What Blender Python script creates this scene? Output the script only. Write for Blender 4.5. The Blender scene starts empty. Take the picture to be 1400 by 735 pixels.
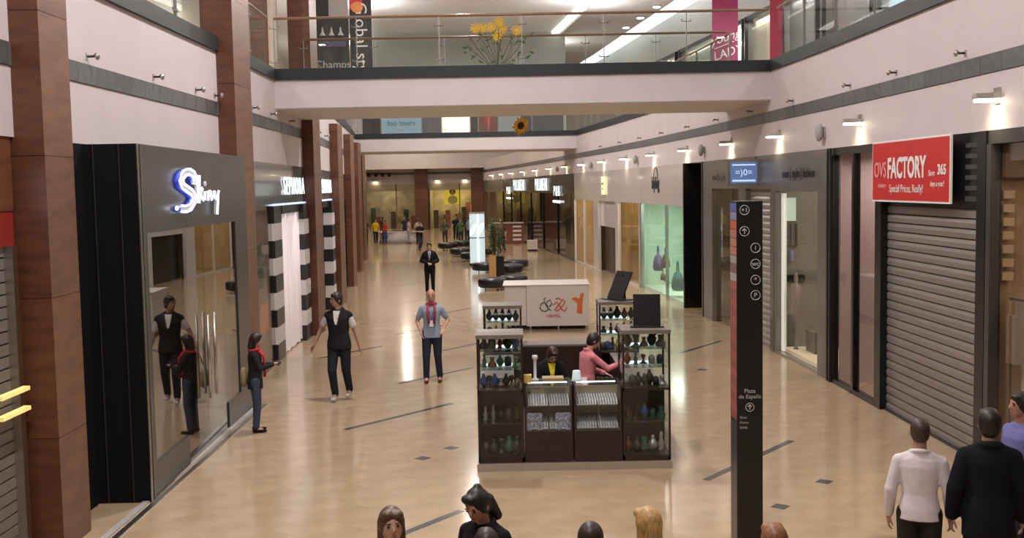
import bpy, bmesh, math, random
from mathutils import Vector, Matrix
random.seed(7)
PI = math.pi
S = bpy.context.scene
COL = S.collection

# ------------------------------------------------------------------ camera
H = 3.7
pitch = math.atan(112.5 / 1480.0)
roll = math.radians(1.05)
fw = Vector((0, math.cos(pitch), -math.sin(pitch)))
r0 = Vector((1, 0, 0)); u0 = r0.cross(fw)
rr = r0 * math.cos(roll) - u0 * math.sin(roll)
uu = u0 * math.cos(roll) + r0 * math.sin(roll)
cd = bpy.data.cameras.new('camera'); cam = bpy.data.objects.new('camera', cd); COL.objects.link(cam)
cd.lens = 1480 * 36 / 1400; cd.sensor_width = 36; cd.clip_end = 400
m3 = Matrix((rr, uu, -fw)).transposed()
cam.matrix_world = Matrix.Translation((0, 0, H)) @ m3.to_4x4()
S.camera = cam
# ------------------------------------------------------------------ world, view
w = bpy.data.worlds.new('world'); S.world = w; w.use_nodes = True
w.node_tree.nodes['Background'].inputs[0].default_value = (1.0, 0.93, 0.84, 1)
w.node_tree.nodes['Background'].inputs[1].default_value = 0.5
S.view_settings.view_transform = 'Standard'; S.view_settings.look = 'None'
S.view_settings.gamma = 1; S.view_settings.use_curve_mapping = False
S.view_settings.exposure = -0.2

def area(name, loc, sx, sy, power, col=(1, .9, .78), rot=(0, 0, 0)):
    l = bpy.data.lights.new(name, 'AREA')
    if name == 'shop_light': power *= 1.6 if loc[2] == 0 and power < 100 else 1.2; l.shape = 'RECTANGLE'; l.size = sx; l.size_y = sy
    l.energy = power; l.color = col
    o = bpy.data.objects.new(name, l); o.location = loc; o.rotation_euler = rot; COL.objects.link(o)
    return o
ATRIUM = 700
for yy in (2, 10, 18):
    area('ceiling_light', (-.9, yy, 10.9), 7, 3.5, ATRIUM, (1, .92, .89))
for yy in (31, 39, 47):
    area('ceiling_light', (-1.6, yy, 10.9), 6, 3.5, ATRIUM * .9, (1, .92, .89))
for yy, xx in ((57, -3), (68, -4.5), (80, -7), (91, -9)):
    area('ceiling_light', (xx, yy, 10.9), 7, 6, 560, (1, .86, .7))

for sx_, P_ in ((3.2, ((10, 6.1), (22, 5.8), (34, 5), (46, 3.9), (58, 2.6))), (-3.2, ((10, -5), (22, -5), (34, -5.7), (46, -6.7), (58, -8)))):
    for yy, xx in P_:
        area('gallery_fill', (xx + sx_ * .8, yy, 9.6), 2.2, 6, 150, (1, .95, .9))  # added fill without a fitting, brightens gallery deck and wall
        area('ceiling_fill', (xx - sx_ * .1, yy, 9.9), .8, 8, 170, (.95, .97, 1), (PI, 0, 0))  # added upward fill near the coves, no fitting, lightens the ceiling
# ------------------------------------------------------------------ materials
MATS = {}
def mat(name, c, rough=.5, metal=0, var=0, scale=4, emit=0, ecol=None, rnd=0, stretch=None, bump=0, coat=0, c2=None, spec=.5):
    if name in MATS: return MATS[name]
    m = bpy.data.materials.new(name); m.use_nodes = True; nt = m.node_tree; b = nt.nodes['Principled BSDF']
    b.inputs['Roughness'].default_value = rough; b.inputs['Metallic'].default_value = metal
    b.inputs['Specular IOR Level'].default_value = spec
    if coat: b.inputs['Coat Weight'].default_value = coat; b.inputs['Coat Roughness'].default_value = .05
    c = tuple(c) + (1,)
    b.inputs['Base Color'].default_value = c
    if var or rnd or c2 or bump:
        tc = nt.nodes.new('ShaderNodeTexCoord'); mp = nt.nodes.new('ShaderNodeMapping')
        nt.links.new(tc.outputs['Object'], mp.inputs[0])
        if stretch: mp.inputs['Scale'].default_value = stretch
        n = nt.nodes.new('ShaderNodeTexNoise'); n.inputs['Scale'].default_value = scale; n.inputs['Detail'].default_value = 6
        nt.links.new(mp.outputs[0], n.inputs['Vector'])
        mix = nt.nodes.new('ShaderNodeMix'); mix.data_type = 'RGBA'
        lo = tuple(c2) + (1,) if c2 else tuple(max(0, v * (1 - var)) for v in c[:3]) + (1,)
        hi = c if c2 else tuple(min(1, v * (1 + var)) for v in c[:3]) + (1,)
        mix.inputs[6].default_value = lo; mix.inputs[7].default_value = hi
        cr = nt.nodes.new('ShaderNodeMapRange'); cr.inputs[1].default_value = .3; cr.inputs[2].default_value = .7
        nt.links.new(n.outputs[0], cr.inputs[0]); nt.links.new(cr.outputs[0], mix.inputs[0])
        out = mix.outputs[2]
        if rnd:
            oi = nt.nodes.new('ShaderNodeObjectInfo'); hs = nt.nodes.new('ShaderNodeHueSaturation')
            mr = nt.nodes.new('ShaderNodeMapRange'); mr.inputs[3].default_value = 1 - rnd; mr.inputs[4].default_value = 1 + rnd
            nt.links.new(oi.outputs['Random'], mr.inputs[0]); nt.links.new(mr.outputs[0], hs.inputs['Value'])
            nt.links.new(out, hs.inputs['Color']); out = hs.outputs[0]
        nt.links.new(out, b.inputs['Base Color'])
        if bump:
            bp = nt.nodes.new('ShaderNodeBump'); bp.inputs['Strength'].default_value = bump; bp.inputs['Distance'].default_value = .01
            nt.links.new(n.outputs[0], bp.inputs['Height']); nt.links.new(bp.outputs[0], b.inputs['Normal'])
    if emit:
        b.inputs['Emission Color'].default_value = tuple(ecol or c[:3]) + (1,); b.inputs['Emission Strength'].default_value = emit
    MATS[name] = m; return m
def glassmat(name, tint=(1, 1, 1), ior=1.5, add=0.0, rough=0.0):
    m = bpy.data.materials.new(name); m.use_nodes = True; nt = m.node_tree; nt.nodes.clear()
    o = nt.nodes.new('ShaderNodeOutputMaterial'); t = nt.nodes.new('ShaderNodeBsdfTransparent'); g = nt.nodes.new('ShaderNodeBsdfGlossy')
    f = nt.nodes.new('ShaderNodeLayerWeight'); f.inputs[0].default_value = .5
    mx = nt.nodes.new('ShaderNodeMixShader'); pw = nt.nodes.new('ShaderNodeMath'); ad = nt.nodes.new('ShaderNodeMath')
    t.inputs[0].default_value = tuple(tint) + (1,); g.inputs['Roughness'].default_value = rough
    pw.operation = 'POWER'; pw.inputs[1].default_value = 4.0; ad.operation = 'MULTIPLY_ADD'; ad.use_clamp = True
    ad.inputs[1].default_value = (ior - 1) * .9; ad.inputs[2].default_value = add + .02
    nt.links.new(f.outputs['Facing'], pw.inputs[0]); nt.links.new(pw.outputs[0], ad.inputs[0]); nt.links.new(ad.outputs[0], mx.inputs[0])
    nt.links.new(t.outputs[0], mx.inputs[1]); nt.links.new(g.outputs[0], mx.inputs[2]); nt.links.new(mx.outputs[0], o.inputs[0])
    return m
WHITE = mat('white_plaster', (.585, .525, .535), .55, var=.03, scale=1.5)
BAND = mat('grey_band', (.095, .10, .105), .35, var=.2, scale=9, stretch=(1, 6, 1), rnd=.12)
COPE = mat('slate_coping', (.024, .029, .033), .45, spec=.3)
CEIL = mat('ceiling_white', (.72, .70, .68), .7)
SOFF = mat('soffit_paint', (.62, .55, .48), .6)
MARB = mat('beige_marble', (.47, .352, .228), .13, c2=(.385, .28, .175), scale=2.2, rnd=.03)
MARBF = mat('beige_marble_far', (.47, .352, .228), .13, c2=(.385, .28, .175), scale=1.2)
INLAY = mat('grey_inlay', (.075, .072, .078), .15)
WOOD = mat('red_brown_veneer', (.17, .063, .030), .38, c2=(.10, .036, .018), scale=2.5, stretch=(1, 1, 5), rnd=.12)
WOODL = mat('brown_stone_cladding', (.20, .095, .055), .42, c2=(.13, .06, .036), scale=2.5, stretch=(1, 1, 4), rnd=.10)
GREYP = mat('dark_grey_panel', (.045, .043, .042), .3)
BLACK = mat('black_panel', (.008, .008, .009), .25)
BLACKG = mat('black_gloss', (.006, .006, .006), .12)
METAL = mat('brushed_metal', (.55, .53, .5), .3, metal=1)
DMETAL = mat('dark_metal', (.06, .06, .065), .35, metal=.7)
GMETAL = mat('grey_metal_panel', (.22, .205, .19), .35, metal=.5, var=.1, scale=2)
BRASS = mat('warm_rail_wood', (.22, .12, .06), .35)
SHUT = mat('shutter_slat', (.27, .24, .22), .4, metal=.4, rnd=.06)
GLASS = glassmat('clear_glass', (.96, .98, .97), 1.35, .015)
MGLASS = glassmat('mirror_like_glass', (.62, .60, .56), 1.9, .22)
RGLASS = glassmat('reflective_glass', (.93, .91, .89), 1.36, .035)
WGLOSS = mat('white_gloss_panel', (.62, .58, .56), .12, coat=.5)
RED = mat('sign_red', (.55, .018, .02), .45)
SWHITE = mat('sign_white', (.8, .78, .76), .5)
LED = mat('led_white', (1, 1, 1), .5, emit=3, ecol=(.85, .93, 1))
LEDB = mat('led_blue_white', (1, 1, 1), .5, emit=2.2, ecol=(.66, .75, 1))
LAMP = mat('lamp_glow', (1, .9, .7), .5, emit=22, ecol=(1, .86, .6))
COVE = mat('cove_light', (1, 1, 1), .5, emit=1.6, ecol=(.82, .93, 1))
COVEW = mat('cove_light_white', (1, 1, 1), .5, emit=2.2, ecol=(1, .98, .92))
def emis(name, c, s): return mat(name, c, .5, emit=s, ecol=c)
def flat(name, c, r=.5): return mat(name, c, r)

# ------------------------------------------------------------------ mesh helpers
class MB:
    def __init__(s): s.v = []; s.f = []; s.sm = False
    def add(s, vs, fs):
        n = len(s.v); s.v += [tuple(v) for v in vs]; s.f += [tuple(i + n for i in f) for f in fs]; return s
    def box(s, x0, x1, y0, y1, z0, z1, M=None):
        vs = [(x, y, z) for z in (z0, z1) for x, y in ((x0, y0), (x1, y0), (x1, y1), (x0, y1))]
        if M: vs = [M @ Vector(v) for v in vs]
        return s.add(vs, [(3, 2, 1, 0), (4, 5, 6, 7), (0, 1, 5, 4), (1, 2, 6, 5), (2, 3, 7, 6), (3, 0, 4, 7)])
    def tube(s, pts, r, n=8, r2=None, caps=True):
        pts = [Vector(p) for p in pts]; k = len(pts); rows = []
        up = Vector((0, 0, 1))
        for i, p in enumerate(pts):
            d = (pts[min(i + 1, k - 1)] - pts[max(i - 1, 0)]).normalized()
            a = d.cross(up)
            if a.length < .05: a = d.cross(Vector((0, 1, 0)))
            a.normalize(); b = d.cross(a)
            ri = r if r2 is None else r + (r2 - r) * i / (k - 1)
            rows.append([p + (a * math.cos(2 * PI * j / n) + b * math.sin(2 * PI * j / n)) * ri for j in range(n)])
        fs = [(i * n + j, i * n + (j + 1) % n, (i + 1) * n + (j + 1) % n, (i + 1) * n + j) for i in range(k - 1) for j in range(n)]
        if caps: fs += [tuple(range(n - 1, -1, -1)), tuple((k - 1) * n + j for j in range(n))]
        return s.add([q for r_ in rows for q in r_], fs)
    def lathe(s, prof, n=14, c=(0, 0, 0), sy=1):
        k = len(prof)
        vs = [(c[0] + r * math.cos(2 * PI * j / n), c[1] + sy * r * math.sin(2 * PI * j / n), c[2] + z) for r, z in prof for j in range(n)]
        fs = [(i * n + j, i * n + (j + 1) % n, (i + 1) * n + (j + 1) % n, (i + 1) * n + j) for i in range(k - 1) for j in range(n)]
        fs += [tuple(range(n - 1, -1, -1)), tuple((k - 1) * n + j for j in range(n))]
        return s.add(vs, fs)
    def prism(s, poly, z0, z1):
        n = len(poly)
        return s.add([(x, y, z0) for x, y in poly] + [(x, y, z1) for x, y in poly],
                     [tuple(range(n - 1, -1, -1)), tuple(range(n, 2 * n))] + [(i, (i + 1) % n, (i + 1) % n + n, i + n) for i in range(n)])
    def ell(s, c, rx, ry, rz, M=None, nu=14, nv=10):
        vs = []
        c = Vector(c)
        for i in range(1, nv):
            t = PI * i / nv
            for j in range(nu):
                a = 2 * PI * j / nu
                p = Vector((rx * math.sin(t) * math.cos(a), ry * math.sin(t) * math.sin(a), rz * math.cos(t)))
                vs.append(c + (M @ p if M else p))
        top = Vector((0, 0, rz)); bot = Vector((0, 0, -rz))
        vs += [c + (M @ top if M else top), c + (M @ bot if M else bot)]
        T = len(vs) - 2; B = T + 1
        fs = [(i * nu + j, (i + 1) * nu + j, (i + 1) * nu + (j + 1) % nu, i * nu + (j + 1) % nu) for i in range(nv - 2) for j in range(nu)]
        fs += [(T, j, (j + 1) % nu) for j in range(nu)] + [(B, (nv - 2) * nu + (j + 1) % nu, (nv - 2) * nu + j) for j in range(nu)]
        return s.add(vs, fs)
    def cap(s, a, b, ra, rb, n=12):
        a = Vector(a); b = Vector(b)
        s.ell(a, ra, ra, ra, None, n, 8); s.ell(b, rb, rb, rb, None, n, 8)
        return s.tube([a, b], ra, n, rb)
    def mesh(s, name, m):
        me = bpy.data.meshes.new(name); me.from_pydata(s.v, [], s.f); me.update()
        if m: me.materials.append(m)
        if s.sm:
            for p in me.polygons: p.use_smooth = True
        return me
    def build(s, name, m, parent=None, smooth=False, stuff=False, loc=None, rot=None):
        s.sm = smooth
        o = bpy.data.objects.new(name, s.mesh(name, m)); COL.objects.link(o)
        if parent: o.parent = parent
        if stuff: o['kind'] = 'stuff'
        if loc: o.location = loc
        if rot: o.rotation_euler = rot
        return o
def slat_mesh(prof, L, m):
    a = MB().prism(prof, 0, L); a.v = [(c, -p, q) for p, q, c in a.v]; a.f = [tuple(reversed(f)) for f in a.f]; return a.mesh('slat', m)
def box(x0, x1, y0, y1, z0, z1): return MB().box(x0, x1, y0, y1, z0, z1)
def empty(name, loc=(0, 0, 0), rz=0):
    o = bpy.data.objects.new(name, None); COL.objects.link(o); o.location = loc; o.rotation_euler = (0, 0, rz); o.empty_display_size = .1
    return o
def tag(o, label, cat, group=None):
    o['label'] = label; o['category'] = cat
    if group: o['group'] = group
    return o
def thing(name, label, cat, loc=(0, 0, 0), rz=0, group=None): return tag(empty(name, loc, rz), label, cat, group)
def struct(o): o['kind'] = 'structure'; return o
def inst(name, me, parent, loc=(0, 0, 0), rz=0, sc=None):
    o = bpy.data.objects.new(name, me); COL.objects.link(o); o.parent = parent; o.location = loc; o.rotation_euler = (0, 0, rz)
    if sc: o.scale = sc
    return o
def copy_tree(o, parent=None):
    c = o.copy(); COL.objects.link(c)
    if parent: c.parent = parent
    for ch in list(o.children): copy_tree(ch, c)
    return c
def txt(body, size, loc, parent, m, extrude=.01, sx=1, shear=0, rot=(PI / 2, 0, 0), name='lettering', align='CENTER', spacing=1, bold=0):
    cu = bpy.data.curves.new(name, 'FONT'); cu.body = body; cu.size = size; cu.extrude = extrude; cu.align_x = align; cu.align_y = 'CENTER'
    cu.shear = shear; cu.space_character = spacing; cu.offset = bold; cu.resolution_u = 3
    cu.materials.append(m)
    o = bpy.data.objects.new(name, cu); COL.objects.link(o); o.parent = parent; o.location = loc; o.rotation_euler = rot; o.scale = (sx, 1, 1)
    return o

# ------------------------------------------------------------------ the two curved sides
RP = [(6.1, -14), (6.1, 0), (6.05, 10), (5.95, 16), (5.86, 20), (5.7, 24), (5.35, 29.5), (4.75, 37.5), (3.9, 46), (3.0, 54), (1.95, 64), (-0.3, 82), (-2.6, 98)]
LP = [(-5, -14), (-5, 0), (-5, 10), (-5, 20), (-5.1, 24), (-5.3, 29), (-5.95, 37.5), (-6.75, 46), (-7.7, 54.6), (-9, 66), (-11, 82), (-13, 98)]
def at(P, Y):
    for (x0, y0), (x1, y1) in zip(P, P[1:]):
        if y0 <= Y <= y1: return x0 + (x1 - x0) * (Y - y0) / (y1 - y0)
    return P[-1][0]
def RX(Y): return at(RP, Y)
def LX(Y): return at(LP, Y)
def sub(P, y0, y1):
    q = [(at(P, y0), y0)] + [(x, y) for x, y in P if y0 < y < y1] + [(at(P, y1), y1)]
    return q
def strip(P, y0, y1, a, b, z0, z1, mb=None):
    """a wall strip along the side: from offset a to offset b in x"""
    mb = mb or MB(); q = sub(P, y0, y1)
    poly = [(x + a, y) for x, y in q] + [(x + b, y) for x, y in reversed(q)]
    if (b - a) > 0: poly = poly[::-1]
    return mb.prism(poly, z0, z1)

# floor -------------------------------------------------------------
fl = struct(box(-18, 14, -14, 112, -.3, -.0125).build('floor', MARBF))
ang = math.radians(52); ca, sa = math.cos(ang), math.sin(ang); T = .6
tile_me = MB().box(-.2994, .2994, -.2994, .2994, -.012, 0).mesh('tile', MARB)
cells = []
for i in range(-40, 190):
    for j in range(-190, 60):
        x = (i * ca - j * sa) * T; y = (i * sa + j * ca) * T
        if 10.4 < y < 97.5 and LX(y) - .35 < x < RX(y) + .35: cells.append((y, x))
cells.sort()
near = [c for c in cells if c[0] < 21.5 and abs(c[1] + .2) < c[0] * .52 and c[0] > 10.6][:298]
ns = set(near)
for y, x in near: inst('tile', tile_me, fl, (x, y, 0), ang)
mb = MB()
for y, x in cells:
    if (y, x) in ns: continue
    M = Matrix.Translation((x, y, 0)) @ Matrix.Rotation(ang, 4, 'Z')
    mb.add([M @ Vector(v) for v in ((-.2994, -.2994, 0), (.2994, -.2994, 0), (.2994, .2994, 0), (-.2994, .2994, 0))], [(0, 1, 2, 3)])
mb.build('floor_tile', MARBF, fl, stuff=True)
def inlay(ax, ay, bx, by, wd=.1):
    d = Vector((bx - ax, by - ay, 0)); L = d.length
    MB().box(0, L, -wd / 2, wd / 2, 0, .002).build('inlay_strip', INLAY, fl, loc=(ax, ay, 0), rot=(0, 0, math.atan2(d.y, d.x)))
for a in ((-2.63, 16.52, -1.07, 18.42), (2.37, 13.29, 3.96, 15.28), (-1.9, 10.5, -.63, 12.2), (-2.2, 20.4, -.85, 22.1), (-4.3, 23.7, -3.1, 25.4),
          (3.66, 23.5, 4.86, 25.2), (-3.9, 34.4, -2.7, 36.4), (-3.0, 27.4, -1.9, 29.1), (-1.6, 24.5, -.4, 26.2), (-2.4, 31.5, -1.2, 33.2), (1.6, 31, 2.8, 32.7), (-4.6, 41, -3.4, 42.8)):
    inlay(*a)
for x, y in ((-1.275, 14.656), (-.913, 15.214), (3.808, 13.127), (3.019, 12.133), (3.75, 21.34), (-.6, 19.9)):
    MB().box(-.085, .085, -.085, .085, 0, .002).build('inlay_square', INLAY, fl, loc=(x, y, 0), rot=(0, 0, ang))

# walls --------------------------------------------------------------
def side(P, nm, s):
    # s=+1 right (thickness goes to +x), -1 left
    o = struct(strip(P, -14, 98, 0, .3 * s, 4.29, 5.0).build('wall_' + nm, WHITE))
    strip(P, -14, 98, 0, .3 * s, 5.24, 6.1).build('upper_fascia', WHITE, o)
    strip(P, -14, 98, .02 * s, .3 * s, 5.0, 5.24).build('band_backing', BAND, o)
    y = 8.0
    while y < 97:
        L = .58 if y < 52 else 1.98
        a = Vector((at(P, y), y, 0)); b = Vector((at(P, y + L), y + L, 0)); d = b - a
        MB().box(0, d.length, -.012, .012, 5.004, 5.236).build('band_tile', BAND, o, loc=(a.x - .004 * s, a.y, 0), rot=(0, 0, math.atan2(d.y, d.x)))
        y += L + .006
    c = struct(strip(P, -14, 52, -.05 * s, .3 * s, 6.1, 6.34).build('trim_coping_' + nm, COPE))
    return o
wr = side(RP, 'right', 1); wl = side(LP, 'left', -1)
# galleries, ceilings, closing walls
struct(strip(RP, -14, 112, .3, 9, 5.8, 6.15).build('floor_gallery_right', SOFF))
struct(strip(LP, -14, 112, -.3, -9, 5.8, 6.15).build('floor_gallery_left', SOFF))
struct(strip(RP, -14, 98, .3, 9, 4.29, 4.4).build('ceiling_shops_right', CEIL))
struct(strip(LP, -14, 98, -.3, -9, 4.29, 4.4).build('ceiling_shops_left', CEIL))
struct(box(-24, 16, -14, 100, 11.5, 11.8).build('ceiling', CEIL))
struct(box(-18, 14, -14.3, -14, 0, 11.8).build('wall_back', WHITE))
# upper wall and soffit closing the far end of the open hall
struct(box(-16, 2, 95.6, 95.9, 5.5, 11.5).build('wall_far_upper', WHITE)); struct(box(-16, 2, 95.6, 98.4, 5.42, 5.5).build('ceiling_far', SOFF))

# ------------------------------------------------------------------ bridges
def rail(parent_name, label, path, z0, grp, spacing=1.67, h=1.1, mid=None):
    t = thing(parent_name, label, 'railing', (path[0][0], path[0][1], z0), 0, None)
    ox, oy = path[0]
    pts = [Vector((x - ox, y - oy, 0)) for x, y in path]
    MB().tube([p + Vector((0, 0, h)) for p in pts], .03, 8).build('handrail', BRASS, t, smooth=True)
    seg = []
    for a, b in zip(pts, pts[1:]):
        L = (b - a).length; n = max(1, round(L / spacing)); d = (b - a) / n
        for i in range(n): seg.append((a + d * i, d))
    for a, d in seg:
        an = math.atan2(d.y, d.x); L = d.length
        p = MB().box(-.008, .008, -.025, .025, 0, h).build('post', mat('post_metal', (.26, .25, .24), .4, metal=.6), t, loc=a, rot=(0, 0, an))
        for z in (.15, h - .22):
            k = MB(); k.tube([(-.1, -.0, z + .05), (-.1, 0, z + .01), (-.05, -.03, z), (.05, -.03, z), (.1, 0, z + .01), (.1, 0, z + .05)], .013, 6); k.build('bracket', MATS['post_metal'], p)
        MB().box(.05, L - .05, .0, .012, .04, h - .08).build('glass_panel', GLASS, t, loc=a, rot=(0, 0, an))
    return t
def bridge(nm, y0, y1):
    xl0, xr0, xl1, xr1 = LX(y0), RX(y0), LX(y1), RX(y1)
    o = struct(MB().prism([(xl0, y0), (xr0, y0), (xr1, y1), (xl1, y1)], 5.49, 6.1).build(nm, WHITE))
    MB().prism([(xl0, y0 + .02), (xr0, y0 + .02), (xr1, y1 - .02), (xl1, y1 - .02)], 5.47, 5.49).build('soffit', SOFF, o)
    MB().prism([(xl0, y0 - .05), (xr0, y0 - .05), (xr0, y0 + .3), (xl0, y0 + .3)], 6.1, 6.34).build('front_coping', COPE, o)
    MB().prism([(xl1, y1 - .3), (xr1, y1 - .3), (xr1, y1 + .05), (xl1, y1 + .05)], 6.1, 6.34).build('rear_coping', COPE, o)
    return o
bridge('bridge', 23.8, 27.5)
rail('glass_railing', 'long glass railing with wooden handrail along the front edge of the near bridge', [(-5.1, 23.95), (5.7, 23.95)], 6.34, None)
rail('glass_railing', 'glass railing on the rear edge of the near bridge, seen lower behind the front one', [(-5.1, 27.35), (5.45, 27.35)], 6.34, None)
bridge('bridge', 52.2, 56)
rail('glass_railing', 'distant glass railing on top of the far bridge', [(-7.3, 52.35), (3.2, 52.35)], 6.34, None, 2.1)
rail('glass_railing', 'glass railing along the right gallery in front of the bright upper shops, near the camera', [(RX(y) + .12, y) for y in (7, 10, 16, 20, 23.7)], 6.34, None)
rail('glass_railing', 'glass railing along the right gallery between the near bridge and the far bridge', [(RX(y) + .12, y) for y in (27.6, 29.5, 37.5, 46, 52)], 6.34, None)
rail('glass_railing', 'glass railing along the left gallery above the pale wall, at top left', [(LX(y) - .12, y) for y in (12, 18.6)], 6.34, None)
rail('glass_railing', 'short glass railing of the left gallery between brown column and near bridge', [(LX(y) - .12, y) for y in (20.1, 23.7)], 6.34, None)
rail('glass_railing', 'glass railing of the left gallery between the two bridges', [(LX(y) - .12, y) for y in (29, 37.5, 46, 52)], 6.34, None, 2.1)

# ------------------------------------------------------------------ columns of the left side
def column(y0, y1, z1, label, xin=.3, deep=.9, light=True):
    x = at(LP, (y0 + y1) / 2)
    t = thing('clad_column', label, 'column', (x, (y0 + y1) / 2, 0))
    hl = (y1 - y0) / 2
    box(-.25, xin - .02, -hl + .02, hl - .02, 0, z1).build('core', BLACK, t)
    z = 0; k = 0; hs = [1.2] + [1.45] * 12
    for hgt in hs:
        za, zb = z, min(z + hgt, z1)
        if za >= z1 - .05: break
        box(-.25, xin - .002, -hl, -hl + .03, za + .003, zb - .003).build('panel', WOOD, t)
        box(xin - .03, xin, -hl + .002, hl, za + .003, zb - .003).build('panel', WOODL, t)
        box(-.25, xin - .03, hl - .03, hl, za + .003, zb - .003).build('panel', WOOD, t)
        z += hgt
    return t
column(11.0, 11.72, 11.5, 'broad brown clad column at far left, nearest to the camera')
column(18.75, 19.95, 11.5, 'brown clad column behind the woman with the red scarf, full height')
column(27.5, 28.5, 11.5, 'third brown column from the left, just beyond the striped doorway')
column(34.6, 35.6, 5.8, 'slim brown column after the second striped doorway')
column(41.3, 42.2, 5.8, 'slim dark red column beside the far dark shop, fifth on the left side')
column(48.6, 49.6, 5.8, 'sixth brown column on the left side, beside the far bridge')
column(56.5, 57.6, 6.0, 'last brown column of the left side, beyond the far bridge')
# upper clad block on the left gallery
t = thing('clad_pier', 'wide red-brown pier on the left gallery behind the bridge rail', 'pier', (-6.2, 26.6, 6.16))
for i in range(4): box(-.55, .45, -.3, .3, i * 1.33 + .003, (i + 1) * 1.33 - .003).build('panel', WOOD, t)
box(.452, .56, -.28, .28, 0, 5.3).build('edge_strip', mat('pale_edge', (.55, .45, .36), .5), t)

# ------------------------------------------------------------------ shopfront frame
def front(side, Y0, Y1, name, label, off=0, cat='shopfront'):
    """local frame: x to the viewer's right, y into the shop. returns thing, length, u(Y)"""
    if side == 'R':
        A = Vector((RX(Y1) + off, Y1, 0)); B = Vector((RX(Y0) + off, Y0, 0)); ll = (B - A).length
        u = lambda Y: (Y1 - Y) / (Y1 - Y0) * ll
    else:
        A = Vector((LX(Y0) + off, Y0, 0)); B = Vector((LX(Y1) + off, Y1, 0)); ll = (B - A).length
        u = lambda Y: (Y - Y0) / (Y1 - Y0) * ll
    d = B - A
    return thing(name, label, cat, A, math.atan2(d.y, d.x)), ll, u
def interior(t, L, wallm, depth=3, h=4.27, power=60, lc=(1, .85, .65), x0=0, sidem=None, floorm=None):
    box(x0, L, depth, depth + .1, 0, h).build('interior_wall', wallm, t)
    box(x0 + .02, x0 + .07, .12, depth, 0, h).build('side_wall', sidem or wallm, t)
    box(L - .07, L - .02, .3, depth, 0, h).build('side_wall', sidem or wallm, t)
    if power:
        l = area('shop_light', (0, 0, 0), max(.6, (L - x0) * .6), depth * .5, power, lc)
        l.parent = t; l.location = ((x0 + L) / 2, depth * .55, h - .12)
def pane(t, x0, x1, z0, z1, m=None, y=.1, name='glass_pane'):
    return box(x0, x1, y, y + .012, z0, z1).build(name, m or RGLASS, t)
def bars(t, name, m, *bs):
    for b in bs: box(*b).build(name, m, t)

# ---- left: nearest shop at frame edge
t, L, u = front('L', 6.0, 10.95, 'shopfront', 'shop at far left edge with grey shutter, red strip and glowing letter p')
box(0, L, .02, .1, 3.55, 4.29).build('sign_panel', WOOD, t)
box(0, L, .03, .1, 3.2, 3.55).build('red_strip', mat('dull_red', (.25, .02, .015), .5), t)
box(L - .16, L - .06, -.02, .1, 0, 3.2).build('frame_post', METAL, t)
sl = slat_mesh([(0, 0), (.03, .01), (.03, .11), (0, .12)], L - .16, SHUT)
for i in range(26):
    o = bpy.data.objects.new('slat', sl); COL.objects.link(o); o.parent = t; o.location = (0, .1, i * .123 + .01); pass
txt('p', 1.05, (u(10.18), -.03, 3.78), t, LEDB, .02, shear=.35, bold=.012)
t2 = thing('display_shelf', 'pair of yellow-lit shelf edges behind the shutter of the leftmost shop', 'shelf', (-4.93, 10.0, 1.55))
for z in (0, .2): box(-.02, .05, .2, .8, z, z + .04).build('shelf_edge', emis('yellow_edge', (.8, .7, .25), .6), t2)

# ---- left: recess and dark projecting shop with the script sign
A = Vector((-4.38, 12.78, 0)); B = Vector((-4.50, 18.4, 0))
t = thing('shopfront', 'dark grey projecting shopfront with mirror-like glass and glowing script sign', 'shopfront', A, math.atan2((B - A).y, (B - A).x))
L = (B - A).length; u = lambda Y: Y - 12.78
box(0, L, 0, .06, 3.22, 4.285).build('sign_panel', GREYP, t)
box(0, .26, 0, .06, 0, 3.22).build('post_panel', GREYP, t)
box(.26, u(14.5), 0, .06, 0, .42).build('plinth_panel', GREYP, t)
box(u(16.75), u(17.6), 0, .06, 0, .42).build('plinth_panel', GREYP, t)
box(u(17.6), L, 0, .06, 0, 3.22).build('post_panel', GREYP, t)
pane(t, .26, u(14.5), .42, 3.22, MGLASS, .02)
dr = pane(t, u(14.5) + .01, u(15.6), .02, 3.22, MGLASS, .02, 'glass_door')
for x in (u(15.42), ): MB().tube([(x, -.06, .75), (x, -.06, 1.95)], .02, 8).build('handle', METAL, dr, smooth=True)
dr = pane(t, u(15.6) + .01, u(16.75), .02, 3.22, MGLASS, .02, 'glass_door')
for x in (u(15.78), ): MB().tube([(x, -.06, .75), (x, -.06, 1.95)], .02, 8).build('handle', METAL, dr, smooth=True)
pane(t, u(16.75), u(17.6), .42, 3.22, MGLASS, .02)
bars(t, 'edge_strip', METAL, (-.02, 0, -.015, .0, 0, 4.285), (.1, .11, -.012, 0, 0, 4.28))
box(-.02, 0, .0, .75, 0, 4.285).build('side_panel', mat('matte_black', (.008, .008, .009), .8, spec=.1), t)
box(L, L + .02, .0, .6, 0, 4.285).build('side_panel', BLACK, t)
for x in (.2, .5): box(-.035, -.02, x + .0, x + .008, 0, 4.28).build('joint_strip', GREYP, t)
box(0, L, .06, .7, 4.24, 4.285).build('top_panel', GREYP, t)
interior(t, L, flat('dim_beige', (.16, .13, .10)), 3.4, 4.2, 12)
sg = thing('shop_sign', 'glowing blue-white script sign on the dark grey fascia above mirror-like glass', 'sign', A + (B - A) / L * u(14.1) + Vector((.06, 0, 3.42)), math.atan2((B - A).y, (B - A).x))
SILV = mat('sign_silver', (.5, .5, .53), .4, emit=.25, ecol=(.75, .78, .9))
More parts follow.
